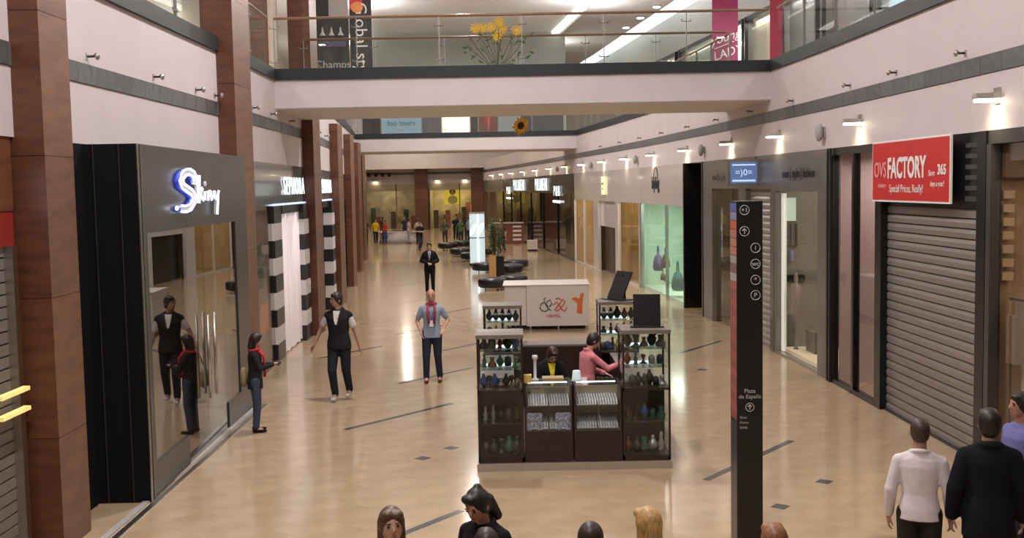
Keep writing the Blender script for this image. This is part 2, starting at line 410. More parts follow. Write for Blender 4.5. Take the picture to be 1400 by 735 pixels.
STK = dict(S=([(0.92, 0.39), (0.93, 0.47), (0.87, 0.53), (0.69, 0.56), (0.48, 0.55), (0.32, 0.5), (0.26, 0.44), (0.32, 0.37), (0.5, 0.33), (0.75, 0.28), (0.87, 0.22), (0.81, 0.15), (0.64, 0.08), (0.41, 0.06), (0.2, 0.07)], .07),
 k=([(1.12, 0.52), (1.09, 0.32), (1.06, 0.13)], .055), k2=([(1.3, 0.34), (1.16, 0.27), (1.25, 0.21), (1.35, 0.17)], .03), i=([(1.41, 0.29), (1.39, 0.17)], .03),
 n=([(1.58, 0.16), (1.60, 0.28), (1.70, .29), (1.76, .25), (1.80, 0.16)], .03), y=([(1.93, 0.30), (1.95, 0.22), (2.05, .19), (2.16, 0.23), (2.22, 0.30), (2.14, 0.15), (2.08, -0.05)], .032))
for kk, (pp, wd) in STK.items():
    rb = MB(); n_ = len(pp); lo = []; hi = []
    for j in range(n_):
        d_ = Vector(pp[min(j + 1, n_ - 1)]) - Vector(pp[max(j - 1, 0)]); d_ = Vector((d_.x * .45, d_.y)); d_.normalize(); nn = Vector((-d_.y / .55, d_.x)) * wd * .62
        lo.append((pp[j][0] - nn.x, 0, pp[j][1] - nn.y)); hi.append((pp[j][0] + nn.x, 0, pp[j][1] + nn.y))
    rb.add(lo + hi + [(x, .03, z) for x, _, z in lo + hi], [(j, j + 1, n_ + j + 1, n_ + j) for j in range(n_ - 1)] + [(2 * n_ + j, 3 * n_ + j, 3 * n_ + j + 1, 2 * n_ + j + 1) for j in range(n_ - 1)])
    rb.build('letter_face', SILV, sg)
    for e_ in (lo, hi): MB().tube([(x, -.01, z) for x, _, z in e_], .013 if kk == 'S' else .009, 6).build('letter_edge', LEDB, sg, smooth=True)
MB().ell((1.48, 0, .40), .06, .02, .04).build('letter_dot', SILV, sg, smooth=True); MB().ell((.02, 0, .08), .05, .02, .03).build('letter_end', LED, sg, smooth=True)
MB().tube([(x - .10, .04, z - .005) for x, z in STK['S'][0]], .03, 6).build('letter_halo', emis('blue_halo', (.04, .07, .6), .5), sg, smooth=True)
k = thing('threshold_kerb', 'pale grey metal threshold strip along the left shopfronts', 'kerb', (-4.36, 10, 0))
box(0, .07, 0, 8.6, 0, .015).build('outer_strip', METAL, k); box(-.12, -.04, 0, 8.6, 0, .02).build('inner_strip', mat('grey_step', (.4, .38, .37), .4), k)

# ---- left: striped doorway shops
SB = mat('stripe_black', (.015, .015, .017), .3); SW = mat('stripe_white', (.62, .6, .6), .4)
def striped(Y0, Y1, YP0, YP1, YQ0, YQ1, label, slabel, lights=40):
    t, L, u = front('L', Y0, Y1, 'shopfront', label)
    box(0, L, .0, .06, 3.42, 4.29).build('sign_panel', mat('grey_glass_band', (.16, .18, .19), .12, coat=.4), t)
    pane(t, 0, u(YP0), .05, 3.42, RGLASS, .05)
    box(0, u(YP0), -.01, .06, 0, .05).build('sill', GREYP, t)
    box(.1, u(YP0) - .05, .12, .15, .1, 3.3).build('poster_panel', flat('greige', (.33, .28, .24)), t)
    box(u(YP0) - 1.2, u(YP0) - .4, .10, .12, .75, 1.35).build('orange_patch', flat('orange_print', (.7, .25, .08)), t)
    box(u(YP0) - 1.5, u(YP0) - .8, .10, .12, 1.7, 2.6).build('green_patch', flat('green_print', (.10, .18, .14)), t)
    for a, b, pr in ((u(YP0), u(YP1), .01), (u(YQ0), u(YQ1), .12)):
        z = 0; k = 0
        for i in range(9):
            hh = .375
            box(a, b, -pr, .15, z + .003, z + hh - .003).build('stripe_block', SB if k == 0 else SW, t); z += hh; k ^= 1
    box(u(YP1), u(YQ0), -.03, .2, 3.19, 3.4).build('lintel', SB, t)
    box(u(YP0), u(YQ1), -.06, .1, 3.38, 3.42).build('lintel_light', emis('lintel_light', (.6, .75, 1), 1.0), t)
    interior(t, L, flat('pale_shop', (.5, .45, .43)), 3.0, 4.2, lights, (1, .95, .95))
    s = thing('shop_sign', slabel, 'sign', t.matrix_basis @ Vector((u((YP1 + YQ0) / 2) + .55, -.03, 3.79)), t.rotation_euler.z)
    txt('SEPHORA', .60, (0, 0, 0), s, emis('led_soft', (.85, .95, 1), 1.15), .01, sx=.95, spacing=1.28, bold=-.004)
    return t, u
t, u = striped(20.0, 27.45, 23.3, 24.2, 26.6, 27.4, 'shopfront with black and white striped doorway and white curtain', 'glowing white capital-letter sign above the nearer striped doorway')
cm = MB(); n = 60
x0, x1 = u(24.2), u(26.6); vs = []
for i in range(n + 1):
    x = x0 + (x1 - x0) * i / n; y = .03 + .04 * math.sin(i * .9) + .02 * math.sin(i * .37)
    vs += [(x, y, .05), (x, y, 3.18)]
cm.add(vs, [(2 * i, 2 * i + 2, 2 * i + 3, 2 * i + 1) for i in range(n)])
c = cm.build('curtain', mat('white_curtain', (.8, .72, .74), .7, emit=.30, ecol=(1, .9, .93)), None, smooth=True); c.matrix_basis = t.matrix_basis.copy()  # emission in the curtain material stands for shop light behind it
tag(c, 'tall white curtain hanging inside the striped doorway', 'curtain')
sm = c.modifiers.new('s', 'SOLIDIFY'); sm.thickness = .01
sw = MB(); sw.box(u(27.02), u(27.1), -.16, -.142, 1.35, 1.45); sw.build('wall_plate', SWHITE, t)
striped(28.55, 34.6, 31.0, 31.6, 33.4, 34.3, 'second shopfront with striped pillars between two slim columns', 'glowing white capital-letter sign above the farther striped doorway, partly hidden', 30)

# ---- left: far dark shops
def plain(side, Y0, Y1, label, framem, wallm, ztop=3.4, fasciam=None, n=3, glass=None, power=30, lc=(1, .85, .65), depth=3, interior_=True, zb=.08):
    t, L, u = front(side, Y0, Y1, 'shopfront', label)
    box(0, L, -.0, .08, ztop, 4.29).build('fascia_panel', fasciam or framem, t)
    bars(t, 'frame_post', framem, *[(L * i / n - (.05 if i else 0), L * i / n + (.05 if i < n else 0), -.02, .1, 0, ztop) for i in range(n + 1)])
    box(0, L, -.02, .1, 0, zb).build('sill', framem, t)
    for i in range(n): pane(t, L * i / n + .05, L * (i + 1) / n - .05, zb, ztop, glass or RGLASS, .03)
    if interior_: interior(t, L, wallm, depth, 4.2, power, lc)
    return t, L, u
plain('L', 35.7, 41.2, 'dark shopfront between slim columns on the left side', BLACK, flat('dark_shop', (.03, .03, .03)), 3.3, power=4)
plain('L', 42.3, 48.5, 'distant dark shopfront beyond the fifth left column', BLACK, flat('dark_shop', (.03, .03, .03)), 3.3, power=6)
plain('L', 49.7, 56.4, 'distant brown-framed shopfront under the far bridge on the left', WOOD, flat('tan_shop', (.35, .25, .15)), 3.3, power=20)
plain('L', 57.7, 72, 'first far left shopfront beyond the far bridge', GMETAL, flat('tan_shop', (.35, .25, .15)), 3.3, n=4, power=60)
plain('L', 72.1, 97.6, 'last shopfront of the left side next to the end of the hall', GMETAL, flat('tan_shop', (.35, .25, .15)), 3.3, n=5, power=90)

# ---- right side
t, L, u = front('R', 8.2, 13.62, 'shopfront', 'beige lit shop at right edge with clothes rack and bags in its window')
box(0, L, .0, .1, 4.12, 4.29).build('head_frame', GREYP, t)
bars(t, 'frame_post', GREYP, (0, .12, -.02, .12, 0, 4.12), (L - .1, L, -.02, .12, 0, 4.12), (L / 2, L / 2 + .06, 0, .12, 0, 4.12))
pane(t, .12, L / 2, .08, 4.12); pane(t, L / 2 + .06, L - .1, .08, 4.12)
box(0, L, -.02, .12, 0, .08).build('sill', GREYP, t)
interior(t, L, mat('tan_stone', (.30, .21, .13), .6, var=.15, scale=2), 2.2, 4.2, 50, (1, .78, .5))
box(.13, .3, .12, 2.2, 3.7, 4.1).build('bulkhead', flat('brown_bulkhead', (.16, .10, .06)), t)
for i in range(7):
    box(.125, .16, .14, .27, 2.42 + i * .17, 2.52 + i * .17).build('wall_rung', flat('pale_rung', (.46, .36, .26)), t)
s = thing('shop_sign', 'small white letters AS hanging inside the window at the right edge', 'sign', t.matrix_basis @ Vector((u(12.75), .3, 3.72)), t.rotation_euler.z)
txt('AS', .3, (.1, 0, 0), s, emis('soft_white', (.8, .85, 1), 1.0), .01, bold=.006)
s = thing('hanging_lamp', 'dark rounded lamp hanging under the white letters at right edge', 'lamp', t.matrix_basis @ Vector((u(12.72), .6, 3.15)), 0)
MB().lathe([(.02, 0), (.12, .03), (.14, .12), (.09, .25), (.02, .3)], 14).build('shade', DMETAL, s, smooth=True); MB().tube([(0, 0, .3), (0, 0, 1.05)], .008, 6).build('cable', DMETAL, s)
def garment_rack(loc, rz):
    r = thing('clothes_rack', 'thin metal clothes rack behind the glass at the right edge', 'rack', loc, rz)
    MB().tube([(-.24, 0, 2.2), (.24, 0, 2.2)], .015, 6).build('rail', DMETAL, r)
    for x in (-.2, .2): MB().tube([(x, 0, 0), (x, 0, 2.2)], .015, 6).build('leg', DMETAL, r)
    for x in (-.2, .2): MB().box(x - .02, x + .02, -.07, .07, 0, .03).build('foot', DMETAL, r)
    for i, (x, col) in enumerate(((-.1, (.3, .2, .14)), (.05, (.25, .22, .2)))):
        g = MB(); g.prism([(-.04, -.09), (.04, -.09), (.05, .09), (-.05, .09)], 1.35, 1.95); g.prism([(-.02, -.06), (.02, -.06), (.015, .06), (-.015, .06)], 1.95, 2.12)
        g.build('garment', flat('garment%d' % i, col, .8), None, loc=(0, 0, 0))
        o = bpy.data.objects['garment'] if i == 0 else bpy.data.objects['garment.001']
        o.matrix_basis = Matrix.Translation(loc) @ Matrix.Rotation(rz, 4, 'Z') @ Matrix.Translation((x, 0, .06))
        tag(o, ['brown garment at the left end of the rack at right edge', 'grey garment on the rack, second from its left end'][i], 'garment')
M0 = t.matrix_basis
garment_rack(M0 @ Vector((.42, .22, .0)), t.rotation_euler.z)
dt = thing('display_table', 'white framed display table in the window at the right edge', 'table', M0 @ Vector((.42, .58, 0)), t.rotation_euler.z)
box(-.27, .33, -.22, .22, 1.66, 1.71).build('tabletop', SWHITE, dt)
for x in (-.25, .26):
    for y in (-.2, .15): box(x, x + .05, y, y + .05, 0, 1.66).build('leg', SWHITE, dt)
box(-.25, .31, -.2, .2, .75, .78).build('shelf', SWHITE, dt)
bg = MB().lathe([(.18, 0), (.25, .05), (.25, .3), (.18, .5), (.08, .56)], 14, sy=.7).build('handbag', flat('black_bag', (.03, .028, .03), .6), None, smooth=True)
bg.matrix_basis = M0 @ Matrix.Translation((.43, .58, 1.715)); tag(bg, 'large dark rounded bag on the white display table at right edge', 'bag')

t, L, u = front('R', 13.64, 17.5, 'roller_shutter', 'closed grey roller shutter below the red sign', cat='shutter')
box(0, L, .12, .2, 0, 4.29).build('backing', BLACK, t)
bars(t, 'guide_rail', BLACK, (0, .22, -.02, .14, 0, 4.29), (L - .25, L, -.02, .14, 0, 4.29))
box(.22, L - .25, .06, .13, 3.3, 4.29).build('shutter_box', BLACK, t)
for i in range(6): box(L - .7, L - .28, .03, .07, 3.4 + i * .14, 3.46 + i * .14).build('vent_slat', GREYP, t)
sl = slat_mesh([(0, .03), (.028, .012), (.034, .08), (.02, .125), (0, .135)], L - .47, SHUT)
for i in range(24):
    o = bpy.data.objects.new('slat', sl); COL.objects.link(o); o.parent = t; o.location = (.22, .12, i * .1375); pass
    pass
box(.22, L - .25, .05, .12, -.0, .03).build('bottom_bar', DMETAL, t)
# red sign
a = Vector((RX(17.45) - .1, 17.45, 3.36)); b = Vector((RX(14.5) - .1, 14.5, 3.36)); d = b - a; L = d.length
s = thing('banner_sign', 'red hanging sale sign with white capitals over the grey shutter', 'sign', a, math.atan2(d.y, d.x))
box(0, L, 0, .03, 0, .94).build('white_border', SWHITE, s); box(.03, L - .03, -.006, 0, .03, .91).build('red_board', RED, s)
txt('FACTORY', .42, (1.42, -.012, .50), s, SWHITE, .002, sx=.78, bold=.014)
txt('OVS', .34, (.38, -.012, .48), s, flat('faded_white', (.75, .4, .38)), .002, sx=.82)
txt('industry', .1, (.46, -.012, .25), s, flat('faded_white', (.75, .4, .38)), .002)
txt('Special Prices, Really!', .165, (1.42, -.012, .20), s, SWHITE, .002, sx=.92)
txt('Save', .12, (2.36, -.012, .42), s, SWHITE, .002); txt('365', .19, (2.7, -.012, .46), s, SWHITE, .002, bold=.006)
txt('days a year!', .11, (2.55, -.012, .27), s, SWHITE, .002, sx=.9)

t, L, u = plain('R', 17.5, 19.75, 'pinkish reflecting glass shopfront between shutter and grey portal', BLACK, flat('pink_interior', (.42, .33, .32)), 4.16, n=2, power=28, lc=(1, .86, .84), depth=1.6)
box(L - .25, L, .4, .44, 0, 4.1).build('inner_panel', GREYP, t)
# grey portal, men | style | fashion
t, L, u = front('R', 19.75, 23.5, 'shopfront', 'grey metal portal shopfront with small dark words and a bright window')
box(0, L, -.02, .1, 3.5, 4.29).build('sign_panel', GMETAL, t)
bars(t, 'frame_post', GMETAL, (.02, .14, -.02, .1, 0, 3.5), (u(20.55), L, -.02, .1, 0, 3.5))
bars(t, 'edge_strip', DMETAL, (L - .22, L - .16, -.05, -.02, 0, 4.29), (L - .05, L, -.06, -.02, 0, 4.29))
txt('men | style | fashion', .27, (L * .47, -.04, 3.86), t, BLACK, .004, sx=.98)
pane(t, .14, u(20.55), .04, 3.5); box(.14, u(20.55), -.02, .1, 0, .04).build('sill', METAL, t)
interior(t, L, flat('olive_grey_wall', (.2, .185, .15)), 2.6, 4.2, 60, (1, .95, .85))
box(.16, .34, .10, .16, .05, 3.45).build('lit_curtain', emis('lit_curtain', (.85, .9, .82), .45), t)  # brightness of the curtain is put into its material as a glow
box(.07, .075, .04, 1.4, 0, 3.48).build('display_wall', flat('olive_grey_wall', (.2, .185, .15)), t)
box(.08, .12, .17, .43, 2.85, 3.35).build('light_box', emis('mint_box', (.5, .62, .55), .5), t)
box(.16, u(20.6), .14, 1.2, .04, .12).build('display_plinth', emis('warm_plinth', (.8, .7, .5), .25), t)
box(.08, .14, .17, .62, 1.55, 1.68).build('dark_shelf', BLACK, t); box(.08, .2, .30, .36, 2.0, 2.22).build('small_bag', flat('violet_bag', (.25, .25, .5)), t)
for i in range(8): box(.08, .16, .17 + i * .04, .2 + i * .04, 2.33, 2.8).build('hanging_item', flat('item%d' % (i % 3), ((.05, .05, .05), (.2, .18, .12), (.1, .09, .12))[i % 3], .8), t)
MS = t.matrix_basis.copy(); US = u
cb = thing('display_cabinet', 'dark low cabinet standing behind the glass of the grey portal shop', 'cabinet', MS @ Vector((1.0, .62, .12)), t.rotation_euler.z)
box(-.3, .3, -.15, .15, 0, .45).build('body', GREYP, cb); box(-.32, .32, -.17, .17, .45, .48).build('top', METAL, cb)
mq = MB().lathe([(.1, 0), (.04, .06), (.05, .5), (.16, .8), (.13, 1.05), (.19, 1.35), (.05, 1.42), (.08, 1.55), (.03, 1.65)], 12, sy=.6).build('mannequin', flat('grey_mannequin', (.25, .22, .2)), None, smooth=True)
mq.matrix_basis = MS @ Matrix.Translation((.5, .32, .12)); tag(mq, 'slim grey torso mannequin inside the grey portal shop window', 'mannequin')

t, L, u = front('R', 23.5, 29.9, 'shopfront', 'grey metal shopfront with speckled window, partly hidden by the black totem')
box(0, L, -.02, .1, 3.55, 4.29).build('sign_panel', GMETAL, t)
bars(t, 'frame_post', GMETAL, (0, u(28.9), -.02, .1, 0, 3.55), (u(26.3), u(25.7), -.02, .1, 0, 3.55), (u(23.75), L, -.03, .1, 0, 4.29))
txt('men | style | fashion', .27, (u(27.7), -.04, 3.86), t, flat('faint_letter', (.1, .09, .08)), .004)
pane(t, u(28.9), u(26.3), .04, 3.55)
mosa = mat('speckled_screen', (.55, .50, .38), .6, c2=(.16, .14, .11), scale=26)
box(u(28.8), u(26.4), .5, .56, 1.35, 3.55).build('speckled_screen', mosa, t); box(u(28.8), u(26.4), .5, .56, 0, 1.3).build('lower_screen', flat('beige_screen', (.42, .38, .30)), t)
box(u(28.9), u(26.3), .2, .45, 2.0, 2.3).build('dark_shelf', BLACK, t)
sl = slat_mesh([(0, .02), (.025, .01), (.03, .08), (.0, .14)], u(23.8) - u(25.6), mat('pale_slat', (.34, .32, .28), .35, metal=.3))
for i in range(25):
    o = bpy.data.objects.new('slat', sl); COL.objects.link(o); o.parent = t; o.location = (u(25.6), .1, i * .141); pass
interior(t, L, flat('beige_dim', (.3, .26, .2)), 2.4, 4.2, 30)
bgl = MB().lathe([(.18, 0), (.22, .1), (.22, .5), (.14, .7)], 12, sy=.6).build('suitcase', BLACK, None, smooth=True)
bgl.matrix_basis = t.matrix_basis @ Matrix.Translation((u(24.3), -.35, 0)); tag(bgl, 'dark bag standing on the floor just right of the black totem', 'bag')
# projecting display sign
s = thing('display_sign', 'blue glowing projecting sign box above the black totem', 'sign', (RX(24.6) - .02, 24.6, 3.62), 0)
box(-.72, 0, -.02, .22, .0, .60).build('housing', GMETAL, s); box(-.66, -.06, -.03, -.02, .06, .54).build('screen', emis('blue_screen', (.07, .12, .26), .9), s)
txt('=)0=', .2, (-.36, -.035, .30), s, emis('screen_text', (.45, .6, .9), .9), .002); box(-.62, -.1, -.034, -.03, .46, .49).build('screen_line', emis('screen_text', (.45, .6, .9), .9), s)
box(-.62, -.1, -.034, -.03, .1, .14).build('screen_line', emis('screen_text', (.45, .6, .9), .9), s)
box(-.04, .02, .22, .3, 0, .66).build('bracket', BLACK, s)

t, L, u = front('R', 29.9, 32.2, 'portal', 'tall black recessed portal between white shop and grey shop', cat='portal')
box(0, L, .5, .55, 0, 4.28).build('back_panel', mat('portal_dark', (.012, .013, .016), .3), t); box(0, .12, -.04, .5, 0, 4.29).build('side_post', BLACK, t); box(L - .1, L, -.04, .5, 0, 4.29).build('side_post', GREYP, t)

# white gloss shop
t, L, u = front('R', 32.2, 38.9, 'shopfront', 'white glossy shopfront with mint green window of bags and dark lettering')
box(0, L, 0, .1, 3.02, 4.29).build('gloss_panel', WGLOSS, t)
bars(t, 'frame_post', METAL, (0, .3, 0, .1, 0, 3.02), (L - .06, L, 0, .1, 0, 3.02), (L * .62, L * .62 + .05, 0, .1, 0, 3.02))
pane(t, .3, L * .62, .05, 3.02, GLASS); pane(t, L * .62 + .05, L - .06, .05, 3.02, GLASS)
mint = mat('mint_wall', (.52, .66, .52), .6)
interior(t, L, mint, 1.6, 3.4, 90, (.86, 1, .9)); box(0, L, .1, 1.6, 0, .1).build('window_floor', mint, t)
for i in range(6): box(L * .66, L - .3, 1.3, 1.55, .3 + i * .45, .5 + i * .45).build('shelf_block', flat('shelf%d' % (i % 4), ((.15, .35, .3), (.6, .3, .12), (.1, .15, .3), (.5, .48, .4))[i % 4]), t)
txt('kipling', .6, (u(36.1), -.02, 3.72), t, mat('dark_letter', (.03, .03, .03), .5), .01, sx=.75)
MB().tube([(u(36.1) + .1 + .42 * math.cos(a * PI / 10) * (.75), -.03, 3.75 + .5 * math.sin(a * PI / 10)) for a in range(0, 11)], .015, 6).build('letter_loop', MATS['dark_letter'], t)
def handbag(M, sc, c, label, flatb=.5):
    g = tag(empty('handbag'), label, 'bag'); g.matrix_basis = M
    MB().lathe([(.28 * sc, 0), (.36 * sc, .08 * sc), (.33 * sc, .3 * sc), (.2 * sc, .5 * sc), (.1 * sc, .55 * sc)], 14, sy=flatb).build('body', flat(label[:8] + 'c', c, .6), g, smooth=True)
    MB().tube([(.12 * sc * math.cos(a), 0, .5 * sc + .35 * sc * math.sin(a)) for a in [PI * i / 8 for i in range(9)]], .02 * sc, 6).build('strap', flat(label[:8] + 'c', c, .6), g)
Mk = t.matrix_basis
handbag(Mk @ Matrix.Translation((1.6, .32, .72)), 1.0, (.10, .09, .2), 'violet grey backpack hanging in the mint green window, leftmost')
handbag(Mk @ Matrix.Translation((2.75, .32, .9)), .8, (.1, .08, .06), 'dark brown bag in the mint green window, right of the backpack')
handbag(Mk @ Matrix.Translation((2.4, .3, .45)), .45, (.12, .1, .08), 'small dark purse low in the mint green window, left one of two')
handbag(Mk @ Matrix.Translation((2.95, .3, .45)), .45, (.13, .11, .09), 'tiny brown purse low in the mint green window, right one of two')
handbag(Mk @ Matrix.Translation((4.5, .32, .3)), 1.1, (.05, .22, .2), 'teal green bag at the right end of the mint window')
t, L, u = plain('R', 38.9, 42.7, 'gold lit shop window beside the white glossy shopfront', WGLOSS, mat('gold_wall', (.42, .30, .13), .5, c2=(.2, .14, .07), scale=1.5, stretch=(3, 3, .4)), 3.02, fasciam=WGLOSS, n=1, power=60, lc=(1, .8, .45), depth=1.5)
g = t
t, L, u = front('R', 42.7, 48.0, 'portal', 'white portal with small dark doorway on the right side', cat='portal')
box(0, L, 0, .1, 3.02, 4.29).build('gloss_panel', WGLOSS, t); bars(t, 'jamb', WGLOSS, (0, u(46.9), -.03, .1, 0, 3.02), (u(43.2), L, -.03, .1, 0, 3.02))
box(u(46.9), u(43.2), .1, .16, 1.95, 3.02).build('upper_panel', WGLOSS, t); box(u(46.9), u(43.2), .3, .34, 0, 1.95).build('dark_door', BLACK, t); box(u(46.9), u(43.2), .34, .6, 0, 3).build('backing', BLACK, t)
plain('R', 48.0, 53, 'beige glass shopfront between white portal and the long dark shop', WGLOSS, mat('beige_lit', (.5, .38, .22), .6), 3.02, fasciam=WGLOSS, n=2, power=70, lc=(1, .82, .5), depth=2)
s = thing('hanging_sign', 'yellowish lit square sign on the glossy fascia above the beige shopfront', 'sign', (RX(45.5) - .06, 45.5, 3.3), math.atan2(-8, .9))
box(-.3, .3, -.03, .03, 0, .75).build('board', emis('yellow_sign', (.9, .8, .45), .9), s); box(-.18, .18, -.04, -.03, .4, .5).build('print_line', flat('grey_print', (.3, .28, .2)), s); box(-.12, .12, -.04, -.03, .2, .28).build('print_line', flat('grey_print', (.3, .28, .2)), s)
# long dark shop
t, L, u = plain('R', 53, 84, 'long dark shopfront with glowing white signs on the right side, far away', BLACK, flat('dark_shop2', (.05, .05, .045)), 3.3, fasciam=BLACK, n=6, glass=RGLASS, power=20, depth=2.5)
for yy, lab, body, sz, sxx in ((63.7, 'glowing white sign on the dark shop, nearer of the two tall ones', 'PULL&BEAR', 1.05, 1.25), (74, 'glowing white sign on the dark shop, farther of the two tall ones', 'PULL&BEAR', 1.1, 1.5),
                       (58, 'small underlined glowing sign at the near end of the dark shop', 'P&B', .8, 2.2), (80, 'small underlined glowing sign at the far end of the dark shop', 'P&B', .8, 2.6)):
    s = thing('shop_sign', lab, 'sign', t.matrix_basis @ Vector((u(yy), -.06, 3.75 if sz > 1 else 3.4)), t.rotation_euler.z)
    txt(body, sz, (0, 0, 0), s, emis('led_soft', (.85, .95, 1), 1.15), .01, sx=sxx * .62, bold=-.008, spacing=1.2)
    if sz < 1: box(-1.2, 1.2, -.02, .02, -.6, -.48).build('underline', LED, s)
plain('R', 84, 97.8, 'tan lit shopfront at the far end of the right side', GMETAL, flat('tan_shop', (.35, .25, .15)), 3.3, n=3, power=90)
struct(strip(RP, -14, 98, 7.5, 7.7, 0, 4.29).build('wall_shops_right', flat('dim_wall', (.2, .18, .16))))
struct(strip(LP, -14, 98, -7.7, -7.5, 0, 4.29).build('wall_shops_left', flat('dim_wall', (.2, .18, .16))))
struct(strip(LP, -14, 6, -.25, -.2, 0, 4.29).build('wall_shops_left', GREYP)); struct(strip(RP, -14, 8.2, .2, .25, 0, 4.29).build('wall_shops_right', GREYP))
box(-5.05, -5.0, 11.72, 13.0, 0, 4.29).build('wall_recess', mat('matte_black', (.008, .008, .009), .8, spec=.1))['kind'] = 'structure'
box(-5.05, -5.0, 18.3, 18.8, 0, 4.29).build('wall_recess', mat('matte_black', (.008, .008, .009), .8, spec=.1))['kind'] = 'structure'

# ------------------------------------------------------------------ far end of the hall
ew = struct(box(-16, 1, 98.3, 98.6, 4.1, 5.8).build('wall_far', WHITE)); box(-16, 1, 98.24, 98.3, 4.95, 5.15).build('band', BAND, ew)
for x0, x1, lb in ((-13.0, -7.9, 'left'), (-6.7, -2.9, 'middle'), (-14.8, -13.1, 'side')):
    pass
def endshop(x0, x1, label, wm, power):
    t = thing('shopfront', label, 'shopfront', (x0, 98.3, 0)); L = x1 - x0
    bars(t, 'frame_post', BRASS, (0, .08, 0, .1, 0, 3.5), (L - .08, L, 0, .1, 0, 3.5), (L * .7, L * .7 + .08, 0, .1, 0, 4.1))
    box(0, L, 0, .1, 3.5, 4.1).build('fascia_panel', mat('cream_fascia', (.5, .42, .28), .5), t)
    pane(t, .08, L * .7, .05, 3.5, GLASS); pane(t, L * .7 + .08, L - .08, .05, 3.5, GLASS)
    interior(t, L, wm, 4, 4.1, power * 1.6, (1, .85, .6)); box(0, L, .1, 4, 4.1, 4.2).build('shop_ceiling', CEIL, t)
    for i in range(9):
        x = .5 + i * (L - 1) / 8; hgt = 1.1 + random.random() * 1.3
        box(x - .22, x + .22, 1.5 + (i % 3) * .6, 1.8 + (i % 3) * .6, .0, hgt).build('stock_rack', flat('stock%d' % (i % 5), ((.08, .06, .05), (.35, .25, .12), (.05, .07, .05), (.3, .1, .07), (.5, .42, .3))[i % 5], .8), t)
    return t
endshop(-14.6, -8.6, 'warm lit end shop left of the far brown pillar', mat('gold_wall2', (.36, .28, .17), .6, c2=(.14, .11, .08), scale=1.2), 60)
t = endshop(-7.4, -3.5, 'yellow lit end shop between the two far brown pillars', mat('gold_wall3', (.5, .40, .2), .6, c2=(.22, .18, .1), scale=1.2), 80)
s = thing('poster', 'yellow poster of a red-haired figure inside the yellow end shop', 'poster', (-5.3, 99.0, 2.2))
box(-.75, .75, 0, .05, 0, 1.6).build('board', emis('yellow_poster', (.85, .65, .05), .5), s); MB().ell((0, -.02, 1.15), .28, .02, .3).build('hair_print', flat('hair_print', (.3, .06, .02)), s); MB().ell((0, -.04, 1.05), .16, .02, .2).build('face_print', flat('face_print', (.7, .4, .25)), s); MB().ell((0, -.03, .4), .45, .02, .4).build('dress_print', flat('dress_print', (.8, .7, .3)), s)
for x, lb in ((-8.0, 'dark brown pillar at the hall end, left of the yellow shop'), (-3.0, 'dark brown pillar at the hall end, behind the light column')):
    s = thing('pillar', lb, 'pillar', (x, 97.5, 0))
    for i in range(4): box(-.55, .55, -.4, .4, i * 1.354 + .004, (i + 1) * 1.354 - .004).build('panel', WOOD, s)
struct(box(-16, 1, 102.4, 102.6, 0, 5.8).build('wall_end', flat('dim_wall', (.2, .18, .16))))
for i, x in enumerate((-12.2, -6.6, -4.1)):
    s = thing('wall_lamp', 'warm wall lamp on the far end fascia, %s of three' % ('leftmost', 'middle', 'rightmost')[i], 'lamp', (x, 98.2, 4.35), 0, 'wall lamps of the far end')
    box(-.2, .2, -.15, 0, 0, .12).build('housing', METAL, s); box(-.18, .18, -.14, -.02, -.03, 0).build('lens', LAMP, s)
    s = None
s = thing('spotlight_bar', 'row of four dark spotlights hanging at the far left ceiling', 'spotlights', (-11.7, 97, 4.93))
MB().tube([(-1.2, 0, .2), (1.2, 0, .2)], .03, 6).build('bar', DMETAL, s); MB().tube([(0, 0, .2), (0, 0, .48)], .02, 6).build('stem', DMETAL, s)
for i in range(4): MB().lathe([(.16, -.14), (.16, 0), (.08, .14), (.03, .2)], 10, (-.9 + .6 * i, 0, 0)).build('spotlight', BLACK, s)

# ------------------------------------------------------------------ wall lamps, speakers, hooks on the fascias
def side_frame(P, Y):
    a = Vector((at(P, Y - .5), Y - .5, 0)); b = Vector((at(P, Y + .5), Y + .5, 0)); d = b - a
    return Vector((at(P, Y), Y, 0)), math.atan2(d.y, d.x)
ordn = ['first', 'second', 'third', 'fourth', 'fifth', 'sixth', 'seventh', 'eighth', 'ninth', 'tenth', 'eleventh', 'twelfth', 'thirteenth', 'fourteenth', 'fifteenth', 'sixteenth', 'seventeenth', 'eighteenth', 'nineteenth']
lm = None
hous = MB().prism([(-.02, -.13), (-.02, .13), (-.12, .13), (-.30, .07), (-.30, -.07), (-.12, -.13)][::-1], 0, .07)
hous_me = hous.mesh('housing', mat('lamp_body', (.55, .52, .48), .35, metal=.6))
lens_me = MB().prism([(-.03, -.11), (-.03, .11), (-.12, .11), (-.28, .06), (-.28, -.06), (-.12, -.11)][::-1], -.03, 0).mesh('lens', LAMP)
plate_me = MB().box(-.03, 0, -.07, .07, -.06, .14).mesh('backplate', METAL)
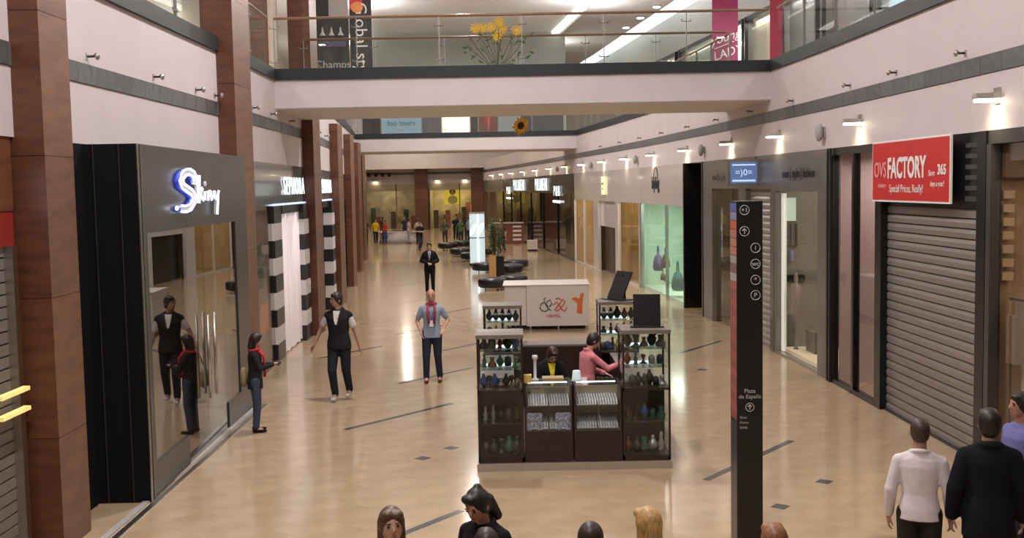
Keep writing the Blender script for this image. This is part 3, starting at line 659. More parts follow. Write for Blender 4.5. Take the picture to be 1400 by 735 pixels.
for i, Y in enumerate((13.37, 18.29, 23.12, 27.04, 31.74, 36.4, 41.0, 45.6, 50.4, 55.2, 60.9, 66.7, 72.2, 78.4, 84, 90)):
    p, a = side_frame(RP, Y); p.z = 4.66
    lb = 'glowing wall lamp on the right fascia, %s from the camera' % ordn[i]
    s = thing('wall_lamp', lb, 'lamp', p, a - PI / 2, 'wall lamps along the right fascia')
    inst('housing', hous_me, s); inst('lens', lens_me, s); inst('backplate', plate_me, s)
    if i < 12:
        l = bpy.data.lights.new('lamp_light', 'SPOT'); l.energy = 30 if i < 6 else 20; l.color = (1, .82, .5); l.spot_size = 2.4; l.spot_blend = 1; l.shadow_soft_size = .05
        lo = bpy.data.objects.new('lamp_light', l); COL.objects.link(lo); lo.location = p + Vector((-.16, 0, -.05)); lo.rotation_euler = (0, -.25, 0)
spk_me = MB().ell((0, 0, 0), .07, .13, .17).mesh('grille', mat('speaker_grey', (.34, .33, .34), .6))
for i, Y in enumerate((20.25, 29.8, 39.1, 48.2, 58)):
    p, a = side_frame(RP, Y); p.z = 4.6
    s = thing('wall_speaker', 'small oval grey speaker on the right fascia, %s from the camera' % ordn[i], 'speaker', p, a - PI / 2, 'speakers along the right fascia')
    inst('grille', spk_me, s, (-.1, 0, 0)); inst('bracket', plate_me, s, (0, 0, -.04))
hk_me = MB().tube([(0, 0, 0), (-.09, 0, 0), (-.12, 0, .03)], .016, 6).mesh('arm', DMETAL)
hp_me = MB().ell((-.13, 0, .0), .03, .03, .045).mesh('knob', METAL); hb_me = MB().box(-.012, 0, -.03, .03, -.04, .04).mesh('backplate', METAL)
for P, sd, ys in ((RP, 'right', (12.2, 14.31, 16.72, 18.81, 22.15, 25.2, 28.3, 31.5, 35, 38.5, 42, 46)), (LP, 'left', (13.0, 15.4, 17.45, 18.55, 21.4, 23.2, 25.6, 30.5, 33))):
    for i, Y in enumerate(ys):
        p, a = side_frame(P, Y); p.z = 5.33
        s = thing('wall_hook', 'tiny metal wall fixture above the dark band on the %s fascia, %s from the camera' % (sd, ordn[i]), 'fixture', p, a - PI / 2 if sd == 'right' else a + PI / 2, 'wall fixtures of the %s fascia' % sd)
        inst('arm', hk_me, s); inst('knob', hp_me, s); inst('backplate', hb_me, s)

# ------------------------------------------------------------------ upper level
DECK = 6.15
uw = struct(strip(RP, 60, 100, 4.4, 4.7, DECK, 11.5).build('wall_upper_right', flat('upper_dim', (.32, .29, .27))))
struct(strip(LP, -14, 100, -4.7, -4.4, DECK, 11.5).build('wall_upper_left', mat('upper_cream', (.5, .46, .38), .6)))
struct(strip(RP, 4, 60, 8.6, 8.9, DECK, 11.5).build('wall_upper_right', flat('upper_dim', (.32, .29, .27))))
# fascia over upper shops + lit coves
struct(strip(RP, -14, 98, 4.2, 4.5, 9.7, 11.5).build('wall_upper_fascia', mat('upper_fascia', (.55, .53, .5), .6)))
struct(strip(RP, 28, 98, 3.1, 4.15, 11.38, 11.5).build('cove_light_right', COVE)); struct(strip(RP, 28, 98, -.6, -.25, 11.38, 11.5).build('cove_light_inner', COVEW))
struct(strip(LP, 28, 98, .5, .85, 11.38, 11.5).build('cove_light_left', COVEW))
struct(strip(RP, 28, 98, -.2, 3.05, 11.3, 11.5).build('ceiling_gallery_right', mat('gallery_ceiling', (.42, .38, .36), .7)))
def upshop(Y0, Y1, label, c, e, sign=None, panes=2):
    A = Vector((RX(Y1) + 4.2, Y1, DECK)); B = Vector((RX(Y0) + 4.2, Y0, DECK)); d = B - A; L = d.length
    t = thing('upper_shopfront', label, 'shopfront', A, math.atan2(d.y, d.x))
    bars(t, 'frame_post', DMETAL, (0, .12, -.03, .1, 0, 3.55), (L - .12, L, -.03, .1, 0, 3.55))
    box(0, L, 0, .1, 3.4, 3.56).build('head_frame', DMETAL, t)
    for i in range(panes): pane(t, .12 + (L - .24) * i / panes + .01, .12 + (L - .24) * (i + 1) / panes - .01, .05, 3.4, GLASS)
    box(0, L, .32, .36, 0, 3.5).build('interior_wall', emis('up_%d' % int(Y0), c, e) if e else flat('up_%d' % int(Y0), c), t)  # bright bays: the lit interior is put into the wall material as glow
    box(0, .05, .1, .32, 0, 3.5).build('side_wall', flat('upper_dim', (.32, .29, .27)), t); box(L - .05, L, .1, .32, 0, 3.5).build('side_wall', flat('upper_dim', (.32, .29, .27)), t)
    l = area('shop_light', (0, 0, 0), L * .8, .15, 14, (1, .95, .88)); l.parent = t; l.location = (L / 2, .2, 3.38)
    for i in range(max(2, int(L / .8))):
        x = .5 + i * .8; hgt = .9 + random.random() * .9
        if x < L - .4: box(x - .16, x + .16, .14, .28, 0, hgt).build('display_item', flat('disp%d' % (i % 5), ((.1, .1, .12), (.3, .12, .12), (.5, .48, .45), (.12, .2, .28), (.25, .2, .15))[i % 5], .7), t)
    return t
upshop(13, 18.5, 'dark upper shop above the right wall, nearest to the camera', (.12, .1, .1), 0)
upshop(19, 24.5, 'brown upper shop with grey bags behind the right gallery rail', (.25, .17, .13), 0)
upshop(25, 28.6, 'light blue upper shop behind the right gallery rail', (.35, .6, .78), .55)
upshop(29, 32.6, 'pale upper shop beside the light blue one', (.30, .26, .27), 0)
upshop(33, 36.4, 'grey upper shop right of the thin magenta banner', (.2, .19, .2), 0)
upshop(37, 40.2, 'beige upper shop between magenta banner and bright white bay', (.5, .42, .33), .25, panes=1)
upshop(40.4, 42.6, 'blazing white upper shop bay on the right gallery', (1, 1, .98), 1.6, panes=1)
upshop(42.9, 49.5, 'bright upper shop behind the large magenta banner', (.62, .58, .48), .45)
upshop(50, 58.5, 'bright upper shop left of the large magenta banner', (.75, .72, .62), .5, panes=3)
def banner(loc, wd, hgt, m, label, rz=0, name='banner'):
    t = thing(name, label, 'banner', loc, rz)
    box(-wd / 2, wd / 2, -.01, .01, 0, hgt).build('fabric', m, t); box(-wd / 2 - .03, wd / 2 + .03, -.02, .02, hgt, hgt + .05).build('top_bar', METAL, t); box(-wd / 2 - .03, wd / 2 + .03, -.02, .02, -.04, 0).build('bottom_bar', METAL, t)
    for x in (-wd / 2 + .05, wd / 2 - .05): MB().tube([(x, 0, hgt + .05), (x, 0, 11.45 - loc[2])], .006, 5).build('cable', METAL, t)
    return t
MAG = mat('magenta_fabric', (.34, .03, .11), .6)
t = banner((7.25, 36.6, 7.1), .86, 3.6, MAG, 'large magenta banner with white handwritten words behind the bridge rail')
txt('young', .42, (-.02, -.02, 1.42), t, SWHITE, .002, shear=.4, rot=(PI / 2, -.3, 0)); txt('LADY', .40, (.08, -.02, .92), t, SWHITE, .002, shear=.2, rot=(PI / 2, -.3, 0)); MB().tube([(-.36, -.02, 1.05), (.3, -.02, 1.3)], .015, 5).build('underline', SWHITE, t)
t = banner((7.6, 52, 7.6), .75, 1.9, MAG, 'smaller magenta banner farther back, left of the large one'); txt('LADY', .35, (.1, -.02, .5), t, SWHITE, .002, rot=(PI / 2, -PI / 2, 0))
t = banner((7.15, 29.2, 6.6), .34, 4, mat('red_magenta', (.45, .04, .07), .6), 'narrow red banner at the right corner of the near bridge')
# left banners
DK = mat('banner_dark', (.035, .035, .04), .6)
t = banner((-5.35, 40, 6.9), .80, 4.5, DK, 'tall dark banner with vertical words and red and blue top')
txt('Global style', .62, (.0, -.02, 2.1), t, SWHITE, .002, rot=(PI / 2, PI / 2, 0)); box(-.4, .08, -.02, -.012, 3.35, 4.5).build('red_print', flat('print_red', (.6, .05, .05)), t); box(.1, .4, -.02, -.012, 3.9, 4.5).build('blue_print', flat('print_blue', (.03, .16, .4)), t); MB().ell((-.12, -.02, 3.4), .22, .01, .2).build('orange_print', flat('print_orange', (.8, .3, .1)), t)
t = banner((-6.4, 40, 6.9), 1.22, 3.75, DK, 'wide dark billboard with grey letters on the left gallery')
txt('Champs\nElysees', .40, (.0, -.02, 1.15), t, flat('grey_letter', (.45, .43, .42)), .002); 
for i in range(3): MB().lathe([(.12, 0), (.05, .12), (.02, .3)], 6, (-.35 + i * .33, -.02, 2.4)).build('print_shape', flat('grey_letter', (.45, .43, .42)), t)
box(-.5, .5, -.02, -.012, 2.0, 2.2).build('print_stripe', flat('print_violet', (.1, .09, .16)), t)
box(-.1, .61, -.02, -.012, 3.0, 3.74).build('print_pale', flat('print_pale', (.4, .36, .36)), t)
# hoardings at the end of the upper level, above the covered hall
hw = struct(box(-7.9, 2.9, 55.6, 55.75, 6.1, 11.5).build('wall_upper_end', flat('hoard_wall', (.5, .49, .48))))
hx = -7.5
for i, (wd, c, e, lab) in enumerate(((1.05, (.03, .03, .035), 0, 'black poster at the left end of the distant upper hoarding'), (2.3, (.25, .36, .42), .35, 'pale blue poster lettered with blue words on the upper hoarding'), (1.1, (.16, .15, .17), 0, 'dark grey poster between the blue and the bright one'),
                          (1.6, (.95, .9, .75), 1.0, 'bright glowing poster on the distant upper hoarding'), (.45, (.08, .07, .07), 0, 'narrow dark poster beside the glowing one'), (1.1, (.22, .10, .08), 0, 'reddish brown poster on the upper hoarding'),
                          (1.3, (.28, .31, .3), .2, 'pale grey green poster behind the sunflower'), (.6, (.1, .1, .12), 0, 'narrow black poster right of the sunflower'), (1.8, (.12, .12, .12), 0, 'wide dark poster near the right end of the upper hoarding'))):
    s = thing('poster', lab, 'poster', (hx + wd * .455, 55.54, DECK + .1), 0, None)
    box(-wd / 2 + .03, wd / 2 - .03, -.04, .04, 0, 2.2).build('board', emis('post%d' % i, c, e) if e else flat('post%d' % i, c), s)
    box(-wd / 2 + .12, wd / 2 - .12, -.05, -.04, 1.5, 1.8).build('print_block', flat('postb%d' % i, tuple(min(1, v * 1.6 + .05) for v in c)), s)
    if i == 1: txt('foo tours', .42, (0, -.06, .85), s, flat('post_blue_text', (.08, .15, .3)), .002)
    if i == 5: MB().ell((0, -.05, .9), .3, .02, .45).build('print_shape', flat('post_red', (.35, .08, .06)), s)
    s.scale = (.9, 1, .9)
    hx += wd * .91
# downlights under the right gallery ceiling
dl = MB().lathe([(.16, 0), (.16, .03), (.1, .05)], 12).mesh('lens', emis('downlight', (1, 1, .95), 8))
for i, Y in enumerate((38, 41, 44, 47, 50, 53)):
    s = thing('downlight', 'round white ceiling downlight near the right upper shops, %s from the camera' % ordn[i], 'downlight', (RX(Y) + 2.6, Y, 11.22), 0, 'downlights of the right gallery')
    inst('lens', dl, s); MB().lathe([(.2, .03), (.2, .08)], 12).build('rim', METAL, s)

# ------------------------------------------------------------------ sunflowers
YEL = mat('petal_yellow', (.85, .50, .02), .5); DKB = mat('flower_disc', (.06, .025, .01), .8); GRN = mat('leaf_green', (.05, .12, .03), .5)
def petal(L=.12, wd=.03):
    return MB().add([(0, -.008, 0), (L * .5, -wd, .012), (L, 0, 0), (L * .5, wd, .012), (L * .5, 0, -.006), (0, .008, 0)], [(0, 1, 4), (1, 2, 4), (2, 3, 4), (3, 5, 4), (5, 0, 4)])
pet = petal().mesh('petal', YEL)
def flower(M, r, name='sunflower', parent=None, n=16):
    o = empty(name); o.matrix_basis = M
    if parent: o.parent = parent
    for i in range(n):
        p = bpy.data.objects.new('petal', pet); COL.objects.link(p); p.parent = o
        a = 2 * PI * i / n; k = r / .2
        p.matrix_basis = Matrix.Rotation(a, 4, 'Z') @ Matrix.Translation((.075 * k, 0, .01 * (i % 2))) @ Matrix.Scale(k * (1.0 + .15 * (i % 3)), 4)
    MB().ell((0, 0, 0), .085 * r / .2, .085 * r / .2, .03).build('disc', DKB, o, smooth=True)
    return o
F = Matrix.Rotation(PI / 2, 4, 'X') @ Matrix.Rotation(.35, 4, 'X')
fx = flower(Matrix.Translation((.28, 27.0, 5.2)) @ F @ Matrix.Rotation(.5, 4, 'Y'), .23); tag(fx, 'large yellow sunflower hanging below the near bridge', 'flower')
st = MB().tube([(.28, 27.05, 5.22), (.30, 27.1, 5.35), (.3, 27.1, 5.47)], .006, 6).build('hanging_wire', DMETAL, None); tag(st, 'thin wire holding the hanging sunflower under the bridge', 'wire')
v = thing('flower_arrangement', 'tall arrangement of yellow flowers and twigs in a pot on the near bridge', 'plant', (-.25, 25.6, 6.1))
MB().lathe([(.18, 0), (.24, .1), (.26, .35), (.22, .38)], 16).build('pot', flat('olive_pot', (.3, .3, .08)), v, smooth=True)
tw = MB(); heads = [(-.5, .0, 1.28), (-.12, 0, 1.30), (.05, -.05, 1.42), (.12, 0, 1.25), (.0, 0, 1.1), (.46, 0, 1.22), (-.33, .05, 1.3)]
for h_ in heads: tw.tube([(0, 0, .3), (h_[0] * .4, h_[1], .75), h_], .009, 5)
for i in range(14):
    a = random.uniform(-.75, .75); b = random.uniform(.6, 1.3); tw.tube([(a * .15, 0, .35), (a * .6, random.uniform(-.1, .1), .3 + b * .4), (a, random.uniform(-.15, .15), b)], .006, 5)
tw.build('twigs', mat('twig', (.12, .10, .06), .7), v)
lf = MB()
for i in range(70):
    c = Vector((random.uniform(-.7, .8), random.uniform(-.15, .15), random.uniform(.35, 1.15))); a = random.random() * 6; l_ = random.uniform(.04, .09)
    lf.add([c, c + Vector((l_ * math.cos(a), .02, l_ * math.sin(a) + .03)), c + Vector((2 * l_ * math.cos(a), 0, 2 * l_ * math.sin(a))), c + Vector((l_ * math.cos(a), -.02, l_ * math.sin(a) - .03))], [(0, 1, 2, 3)])
lf.build('leaves', GRN, v, stuff=True)
for i, h_ in enumerate(heads):
    f_ = MB(); f_.sm = False
    for k in range(11):
        a = 2 * PI * k / 11; R_ = .15
        f_.add([Vector(h_) + Vector((.03 * math.cos(a), -.03, .03 * math.sin(a))), Vector(h_) + Vector((R_ * .6 * math.cos(a + .22), -.05, R_ * .6 * math.sin(a + .22))), Vector(h_) + Vector((R_ * math.cos(a), -.02, R_ * math.sin(a))), Vector(h_) + Vector((R_ * .6 * math.cos(a - .22), -.05, R_ * .6 * math.sin(a - .22)))], [(0, 1, 2, 3)])
    f_.ell(Vector(h_) + Vector((0, -.02, 0)), .05, .025, .05, None, 8, 6); f_.build('blossom', YEL, v)

# ------------------------------------------------------------------ totem
tx, ty = 2.29, 10.45
t = thing('wayfinding_totem', 'tall slim black directory totem with round white icons', 'sign', (tx, ty, 0))
box(-.125, .125, -.05, .25, 0, 3.52).build('body', mat('totem_black', (.012, .012, .013), .35), t)
box(-.16, .16, -.09, .29, 0, .02).build('base_plate', DMETAL, t)
IC = flat('icon_white', (.55, .55, .55))
def ring(cx, cz, r, y=-.052): 
    MB().tube([(cx + r * math.cos(a), y, cz + r * math.sin(a)) for a in [2 * PI * i / 20 for i in range(21)]], .0035, 5).build('icon_ring', IC, t)
Z = lambda py: 3.55 - (py - 257) * (10.4 / 1480) * 1.0
for px, py, ch in ((1018, 269, '+1'), (1018, 298, '^'), (1033, 321, 'i'), (1033, 343, 'wc'), (1033, 365, '*'), (1033, 386, 'P')):
    cx = (px - 1025) * 10.4 / 1480; cz = Z(py) - .03
    ring(cx, cz, .045)
    if ch == '^':
        MB().tube([(cx, -.053, cz - .025), (cx, -.053, cz + .025)], .005, 4).build('arrow', IC, t); MB().tube([(cx - .02, -.053, cz + .004), (cx, -.053, cz + .026), (cx + .02, -.053, cz + .004)], .005, 4).build('arrow', IC, t)
    else: txt(ch, .06, (cx, -.053, cz), t, IC, .001, bold=.001)
box(-.122, .122, -.0515, -.05, Z(283) - .032, Z(283) - .028).build('joint_line', DMETAL, t)
txt('Plaza\nde España', .055, (0, -.053, Z(523) - .03), t, IC, .001); ring(0, Z(541) - .035, .04)
MB().tube([(0, -.053, Z(541) - .058), (0, -.053, Z(541) - .01)], .005, 4).build('arrow', IC, t); MB().tube([(-.018, -.053, Z(541) - .03), (0, -.053, Z(541) - .01), (.018, -.053, Z(541) - .03)], .005, 4).build('arrow', IC, t)
for i, l_ in enumerate(('Ocio', 'Aseos', 'Salida')): txt(l_, .035, (-.1, -.053, Z(556 + i * 7) - .03), t, IC, .001, align='LEFT')
cols = [(.08, .1, .35), (.2, .2, .35), (.45, .1, .06), (.4, .14, .1), (.4, .16, .12), (.4, .16, .12), (.3, .28, .26), (.18, .1, .1), (.35, .3, .28)] + [(.33, .09, .07), (.25, .07, .06)] * 8
z = 3.5
for i, c in enumerate(cols):
    hh = .085; box(-.127, -.125, -.045, .245, z - hh + .008, z).build('directory_row', flat('row%d' % i, c), t); z -= hh
box(-.1265, -.125, -.045, .245, .05, z - .02).build('side_panel', mat('totem_side', (.06, .055, .065), .3), t)

# ------------------------------------------------------------------ kiosk
KW = mat('kiosk_wenge', (.028, .014, .012), .35, var=.2, scale=6, stretch=(1, 1, 8)); KT = mat('kiosk_top', (.17, .14, .125), .4); KP = mat('kiosk_plinth', (.42, .36, .30), .4, metal=.3)
X0, X1, Y0, Y1 = -.5, 2.05, 13.88, 17.95
k = thing('kiosk_plinth', 'low metallic plinth platform carrying the jewellery kiosk', 'platform', ((X0 + X1) / 2, (Y0 + Y1) / 2, 0))
box(-1.275, 1.275, -2.035, 2.035, 0, .10).build('deck', KP, k); box(-1.24, 1.24, -2.0, 2.0, .10, .112).build('deck_floor', mat('kiosk_floor', (.30, .22, .15), .4), k)
DECKK = .113
def tallcase(x0, x1, y0, y1, h, label, lower=True, zb=.95, leds=True):
    t = thing('display_case', label, 'display case', ((x0 + x1) / 2, (y0 + y1) / 2, DECKK)); w_, d_ = (x1 - x0) / 2, (y1 - y0) / 2
    hh = h - DECKK; fr = MB()
    for x in (-w_, w_ - .025):
        for y in (-d_, d_ - .025): box(x, x + .025, y, y + .025, 0, hh - .05).build('corner_post', KW, t)
    box(-w_ - .01, w_ + .01, -d_ - .01, d_ + .01, hh - .05, hh).build('top', KT, t)
    box(-w_, w_, -d_, d_, zb - .03, zb).build('middle_board', KW, t)
    box(-w_, w_, -d_, d_, 0, .06).build('bottom_board', KW, t)
    for y in (-d_ + .006, d_ - .012): pane(t, -w_ + .025, w_ - .025, zb, hh - .05, GLASS, y)
    for x in (-w_ + .005, w_ - .011): box(x, x + .006, -d_ + .025, d_ - .025, zb, hh - .05).build('glass_pane', GLASS, t)
    for z in (zb + .26, zb + .5): box(-w_ + .03, w_ - .03, -d_ + .03, d_ - .03, z, z + .01).build('glass_shelf', glassmat('shelf_glass', (.8, .9, .88), 1.5, .1) if 'sg' not in MATS else MATS['sg'], t)
    if leds:
        for z in (zb + .245, zb + .49): box(-w_ + .06, w_ - .14, d_ - .075, d_ - .045, z - .012, z + .022).build('light_strip', LED, t)
    if lower:
        pane(t, -w_ + .025, w_ - .025, .06, zb - .03, GLASS, -d_ + .006); box(-w_ + .01, w_ - .01, d_ - .03, d_ - .01, .06, zb - .03).build('back_panel', KW, t)
        for x in (-w_ + .0, w_ - .02): box(x, x + .02, -d_ + .025, d_ - .025, .06, zb - .03).build('side_panel' if lower != 'glass' or x < 0 else 'glass_pane', KW if lower != 'glass' or x < 0 else GLASS, t)
        box(-w_ + .03, w_ - .03, -d_ + .03, d_ - .03, .5, .51).build('glass_shelf', MATS.get('sg', GLASS), t)
    return t
MATS['sg'] = glassmat('shelf_glass', (.8, .9, .88), 1.5, .1)
tallcase(X0 + .02, X0 + .62, Y0 + .02, Y0 + .62, 1.79, 'tall glass display case at the front left corner of the kiosk')
tallcase(X1 - .64, X1 - .02, Y0 + .02, Y0 + .62, 1.82, 'tall glass display case at the front right corner of the kiosk', lower='glass')
tallcase(X0 + .02, X0 + .64, Y1 - .6, Y1 - .02, 1.79, 'tall glass display case at the rear left corner of the kiosk', zb=.9)
tallcase(X1 - .66, X1 - .02, Y1 - .6, Y1 - .02, 1.82, 'tall glass display case at the rear right corner of the kiosk', zb=.9)
def counter(x0, x1, y0, y1, label, h=1.13, glassy=True):
    t = thing('display_counter', label, 'counter', ((x0 + x1) / 2, (y0 + y1) / 2, DECKK)); w_, d_ = (x1 - x0) / 2, (y1 - y0) / 2; hh = h - DECKK
    box(-w_, w_, -d_, -d_ + .03, 0, .40 if glassy else hh - .03).build('front_panel', KW, t); box(-w_, w_, d_ - .03, d_, 0, .42 if glassy else hh - .03).build('rear_panel', KW, t)
    for x in (-w_, w_ - .02): box(x, x + .02, -d_ + .03, d_ - .03, 0, hh - .015).build('side_panel', KW, t)
    if glassy:
        pane(t, -w_ + .02, w_ - .02, .40, hh - .015, GLASS, -d_); box(-w_, w_, -d_, d_, hh - .015, hh).build('glass_top', GLASS, t)
        box(-w_ + .02, w_ - .02, -d_ + .03, d_ - .03, .38, .40).build('display_board', KT, t)
        box(-w_ + .02, w_ - .02, d_ - .1, d_ - .09, .42, hh - .1).build('back_rest', mat('pale_back', (.35, .28, .2), .5), t)
        box(-w_ + .02, w_ - .02, -d_ + .1, d_ - .1, .7, .706).build('glass_shelf', MATS['sg'], t)
        box(-w_ + .05, w_ - .05, d_ - .14, d_ - .12, hh - .05, hh - .035).build('light_strip', LED, t)
    else: box(-w_, w_, -d_, d_, hh - .03, hh).build('top', KT, t)
    return t
mx = (X0 + .62 + X1 - .64) / 2
counter(X0 + .63, mx - .01, Y0 + .02, Y0 + .55, 'front left glass counter of the kiosk with blue patterned scarves')
counter(mx + .01, X1 - .65, Y0 + .02, Y0 + .55, 'front right glass counter of the kiosk with rows of pale jewellery')
counter(X0 + .65, X1 - .67, Y1 - .5, Y1 - .02, 'long dark rear counter of the kiosk with grey top', glassy=False)
counter(X0 + .02, X0 + .5, Y0 + .64, Y1 - .62, 'dark side counter along the left edge of the kiosk', glassy=False, h=1.0)
counter(X1 - .5, X1 - .02, Y0 + .64, Y1 - .62, 'dark side counter along the right edge of the kiosk', glassy=False, h=1.0)
# trinkets
TM = [mat('trinket%d' % i, c, .35, metal=mt) for i, (c, mt) in enumerate((((.03, .03, .035), 0), ((.5, .5, .52), .8), ((.04, .08, .3), .2), ((.16, .09, .04), .5), ((.42, .41, .40), 0), ((.12, .10, .09), .3), ((.25, .04, .03), 0), ((.4, .28, .06), .3), ((.04, .12, .08), 0)))]
PRO = [[(.035, 0), (.02, .02), (.028, .07), (.012, .11), (.02, .14), (.004, .17)], [(.05, 0), (.055, .03), (.02, .07), (.03, .11), (.028, .115)], [(.04, 0), (.045, .05), (.04, .1), (.005, .12)],
       [(.02, 0), (.045, .04), (.05, .07), (.03, .1), (.015, .13), (.02, .15)], [(.06, 0), (.03, .015), (.01, .05), (.035, .1), (.03, .12), (.004, .13)]]
KN = [('figurine', 'figurine'), ('goblet', 'goblet'), ('trinket_box', 'lidded box'), ('vase', 'round vase'), ('pendant_stand', 'pendant stand')]
CN = ['black', 'silver', 'dark blue', 'bronze', 'white', 'grey-brown', 'red', 'gold', 'dark green']
protos = [MB().lathe(p, 12) for p in PRO]
for q in protos: q.sm = True
PM = {}
def trinket(x, y, z, where, idx, n, sc=1, kind=None, ci=None):
    kd = random.randrange(5) if kind is None else kind; ci = random.choice((0, 0, 5, 1, 2, 4, 5, 8, 0, 5, 3, 6, 7)) if ci is None else ci
    if (kd, ci) not in PM: PM[kd, ci] = protos[kd].mesh(KN[kd][0], TM[ci])
    o = bpy.data.objects.new(KN[kd][0], PM[kd, ci]); COL.objects.link(o); o.location = (x, y, z); o.scale = (sc, sc, sc); o.rotation_euler = (0, 0, random.random() * 6)
    pos = 'leftmost' if idx == 0 else 'rightmost' if idx == n - 1 else ordn[idx] + ' from left'
    tag(o, '%s %s %s, %s' % (CN[ci], KN[kd][1], where, pos), KN[kd][0].replace('_', ' '), 'trinkets ' + where)
def row(x0, x1, y, z, where, n, sc=1, kind=None, ci=None):
    for i in range(n): trinket(x0 + (x1 - x0) * (i + .5) / n, y + random.uniform(-.06, .06), z, where, i, n, sc * random.uniform(.85, 1.15), kind, ci)
for cx0, cx1, cy, nm, zb in ((X0 + .06, X0 + .58, Y0 + .3, 'front left case', .95), (X1 - .6, X1 - .06, Y0 + .3, 'front right case', .95), (X0 + .06, X0 + .6, Y1 - .33, 'rear left case', .9), (X1 - .62, X1 - .06, Y1 - .33, 'rear right case', .9)):
    row(cx0, cx1, cy, DECKK + zb + .001, 'on the middle board of the %s' % nm, 7, 1.1)
    row(cx0, cx1, cy, DECKK + zb + .271, 'on the lower shelf of the %s' % nm, 5, 1.1, ci=0 if 'rear' in nm else None)
    row(cx0, cx1, cy, DECKK + zb + .511, 'on the upper shelf of the %s' % nm, 5, 1.2, kind=3 if 'rear' in nm else None, ci=0 if 'rear' in nm else None)
    if 'front' in nm:
        row(cx0, cx1, cy, DECKK + .511, 'on the low shelf of the %s' % nm, 5, 1.15); row(cx0, cx1, cy, DECKK + .061, 'at the bottom of the %s' % nm, 5, 1.4)
# trays of jewellery
TR = mat('tray_pale', (.5, .48, .5), .5); BE = mat('jewel_glitter', (.6, .58, .62), .2, c2=(.12, .12, .16), scale=60, metal=.3)
def tray(x0, x1, y0, y1, z, label, m):
    t = thing('jewellery_tray', label, 'tray', ((x0 + x1) / 2, (y0 + y1) / 2, z), 0); t.rotation_euler = (.35, 0, 0); w_, d_ = (x1 - x0) / 2, (y1 - y0) / 2
    box(-w_, w_, -d_, d_, .035, .05).build('tray_board', TR, t); b = MB()
    for i in range(int(w_ * 2 / .035)):
        for j in range(int(d_ * 2 / .035)): b.ell((-w_ + .02 + i * .035, -d_ + .02 + j * .035, .06), .013, .013, .013, None, 6, 4)
    b.build('jewels', m, t, stuff=True)
cx = mx - .38
for side_, x0, x1 in (('front left counter', X0 + .68, mx - .05), ('front right counter', mx + .05, X1 - .70)):
    for i, (y, z) in enumerate(((Y0 + .16, .53), (Y0 + .36, .56), (Y0 + .2, .83), (Y0 + .38, .85))):
        for j, (a, b) in enumerate(((x0, (x0 + x1) / 2 - .01), ((x0 + x1) / 2 + .01, x1))):
            tray(a, b, y - .09, y + .09, z, '%s jewellery tray, %s %s, in the %s' % ('glittering white' if i > 1 else 'pale', 'upper' if i > 1 else 'lower', ('front ' if i % 2 == 0 else 'rear ') + ('left' if j == 0 else 'right'), side_), BE)
SC = mat('scarf_pattern', (.6, .6, .7), .6, c2=(.02, .03, .15), scale=38)
for x, lb in ((X0 + .76, 'left'), (mx - .13, 'right')):
    o = MB().prism([(-.1, 0), (-.05, -.03), (0, .01), (.06, -.03), (.1, 0), (.08, .02), (-.08, .02)], 0, .22).build('scarf', SC, None, loc=(x, Y0 + .075, DECKK + .41)); tag(o, 'blue and white patterned scarf at the %s end of the front left counter' % lb, 'scarf')
# things on the counters and cases
o = MB().lathe([(.05, 0), (.05, .02), (.018, .04), (.022, .28), (.04, .30), (.035, .34)], 12).build('bottle', mat('clear_bottle', (.6, .6, .68), .2), None, loc=(X0 + .78, Y0 + .3, 1.135), smooth=True); tag(o, 'slim pale bottle with brown cap on the front left counter', 'bottle')
o = box(-.05, .05, -.05, .05, 0, .1).build('small_box', mat('yellow_box', (.6, .42, .08), .5), None, loc=(X0 + .68, Y0 + .2, 1.135)); tag(o, 'small yellow box at the left end of the front left counter', 'box')
o = MB().lathe([(.075, 0), (.06, .03), (.05, .13), (.045, .135)], 12).build('paper_cup', mat('pale_cup', (.6, .72, .75), .4, emit=.2, ecol=(.7, .9, 1)), None, loc=(mx + .06, Y0 + .25, 1.135), smooth=True); tag(o, 'pale bluish cup between the two front counters', 'cup')
o = box(-.14, .14, -.1, .1, 0, .04).build('booklet', flat('tan_book', (.35, .25, .12)), None, loc=(mx - .25, Y0 + .33, 1.135)); tag(o, 'open tan booklet under the hands of the woman in yellow', 'booklet')
def easel(loc, rz, label, w_, h_, lean):
    t = thing('easel_board', label, 'board', loc, rz)
    M = Matrix.Rotation(lean, 4, 'X'); MB().box(-w_ / 2, w_ / 2, -.01, .01, .015, h_, M).build('board', BLACK, t); box(-w_ / 2 - .04, w_ / 2 + .04, -.1, .22, 0, .015).build('base', BLACK, t)
    MB().box(-.02, .02, .0, .02, 0, h_ * .8, Matrix.Translation((0, .2, 0)) @ Matrix.Rotation(-lean * .2, 4, 'X')).build('strut', BLACK, t)
easel((X1 - .28, Y0 + .33, 1.825), -.1, 'black square board leaning on top of the front right case', .36, .43, -.22)
easel((X1 - .38, Y1 - .3, 1.825), -1.05, 'black board seen edge-on on top of the rear right case', .42, .5, -.45)
dsk = MB().tube([(0, 0, 0), (0, 0, .12), (.1, 0, .2)], .03, 8).build('desk_lamp', BLACK, None, loc=(X1 - .2, Y0 + .38, DECKK + .95 + .52)); tag(dsk, 'black bent lamp inside the top of the front right case', 'lamp')

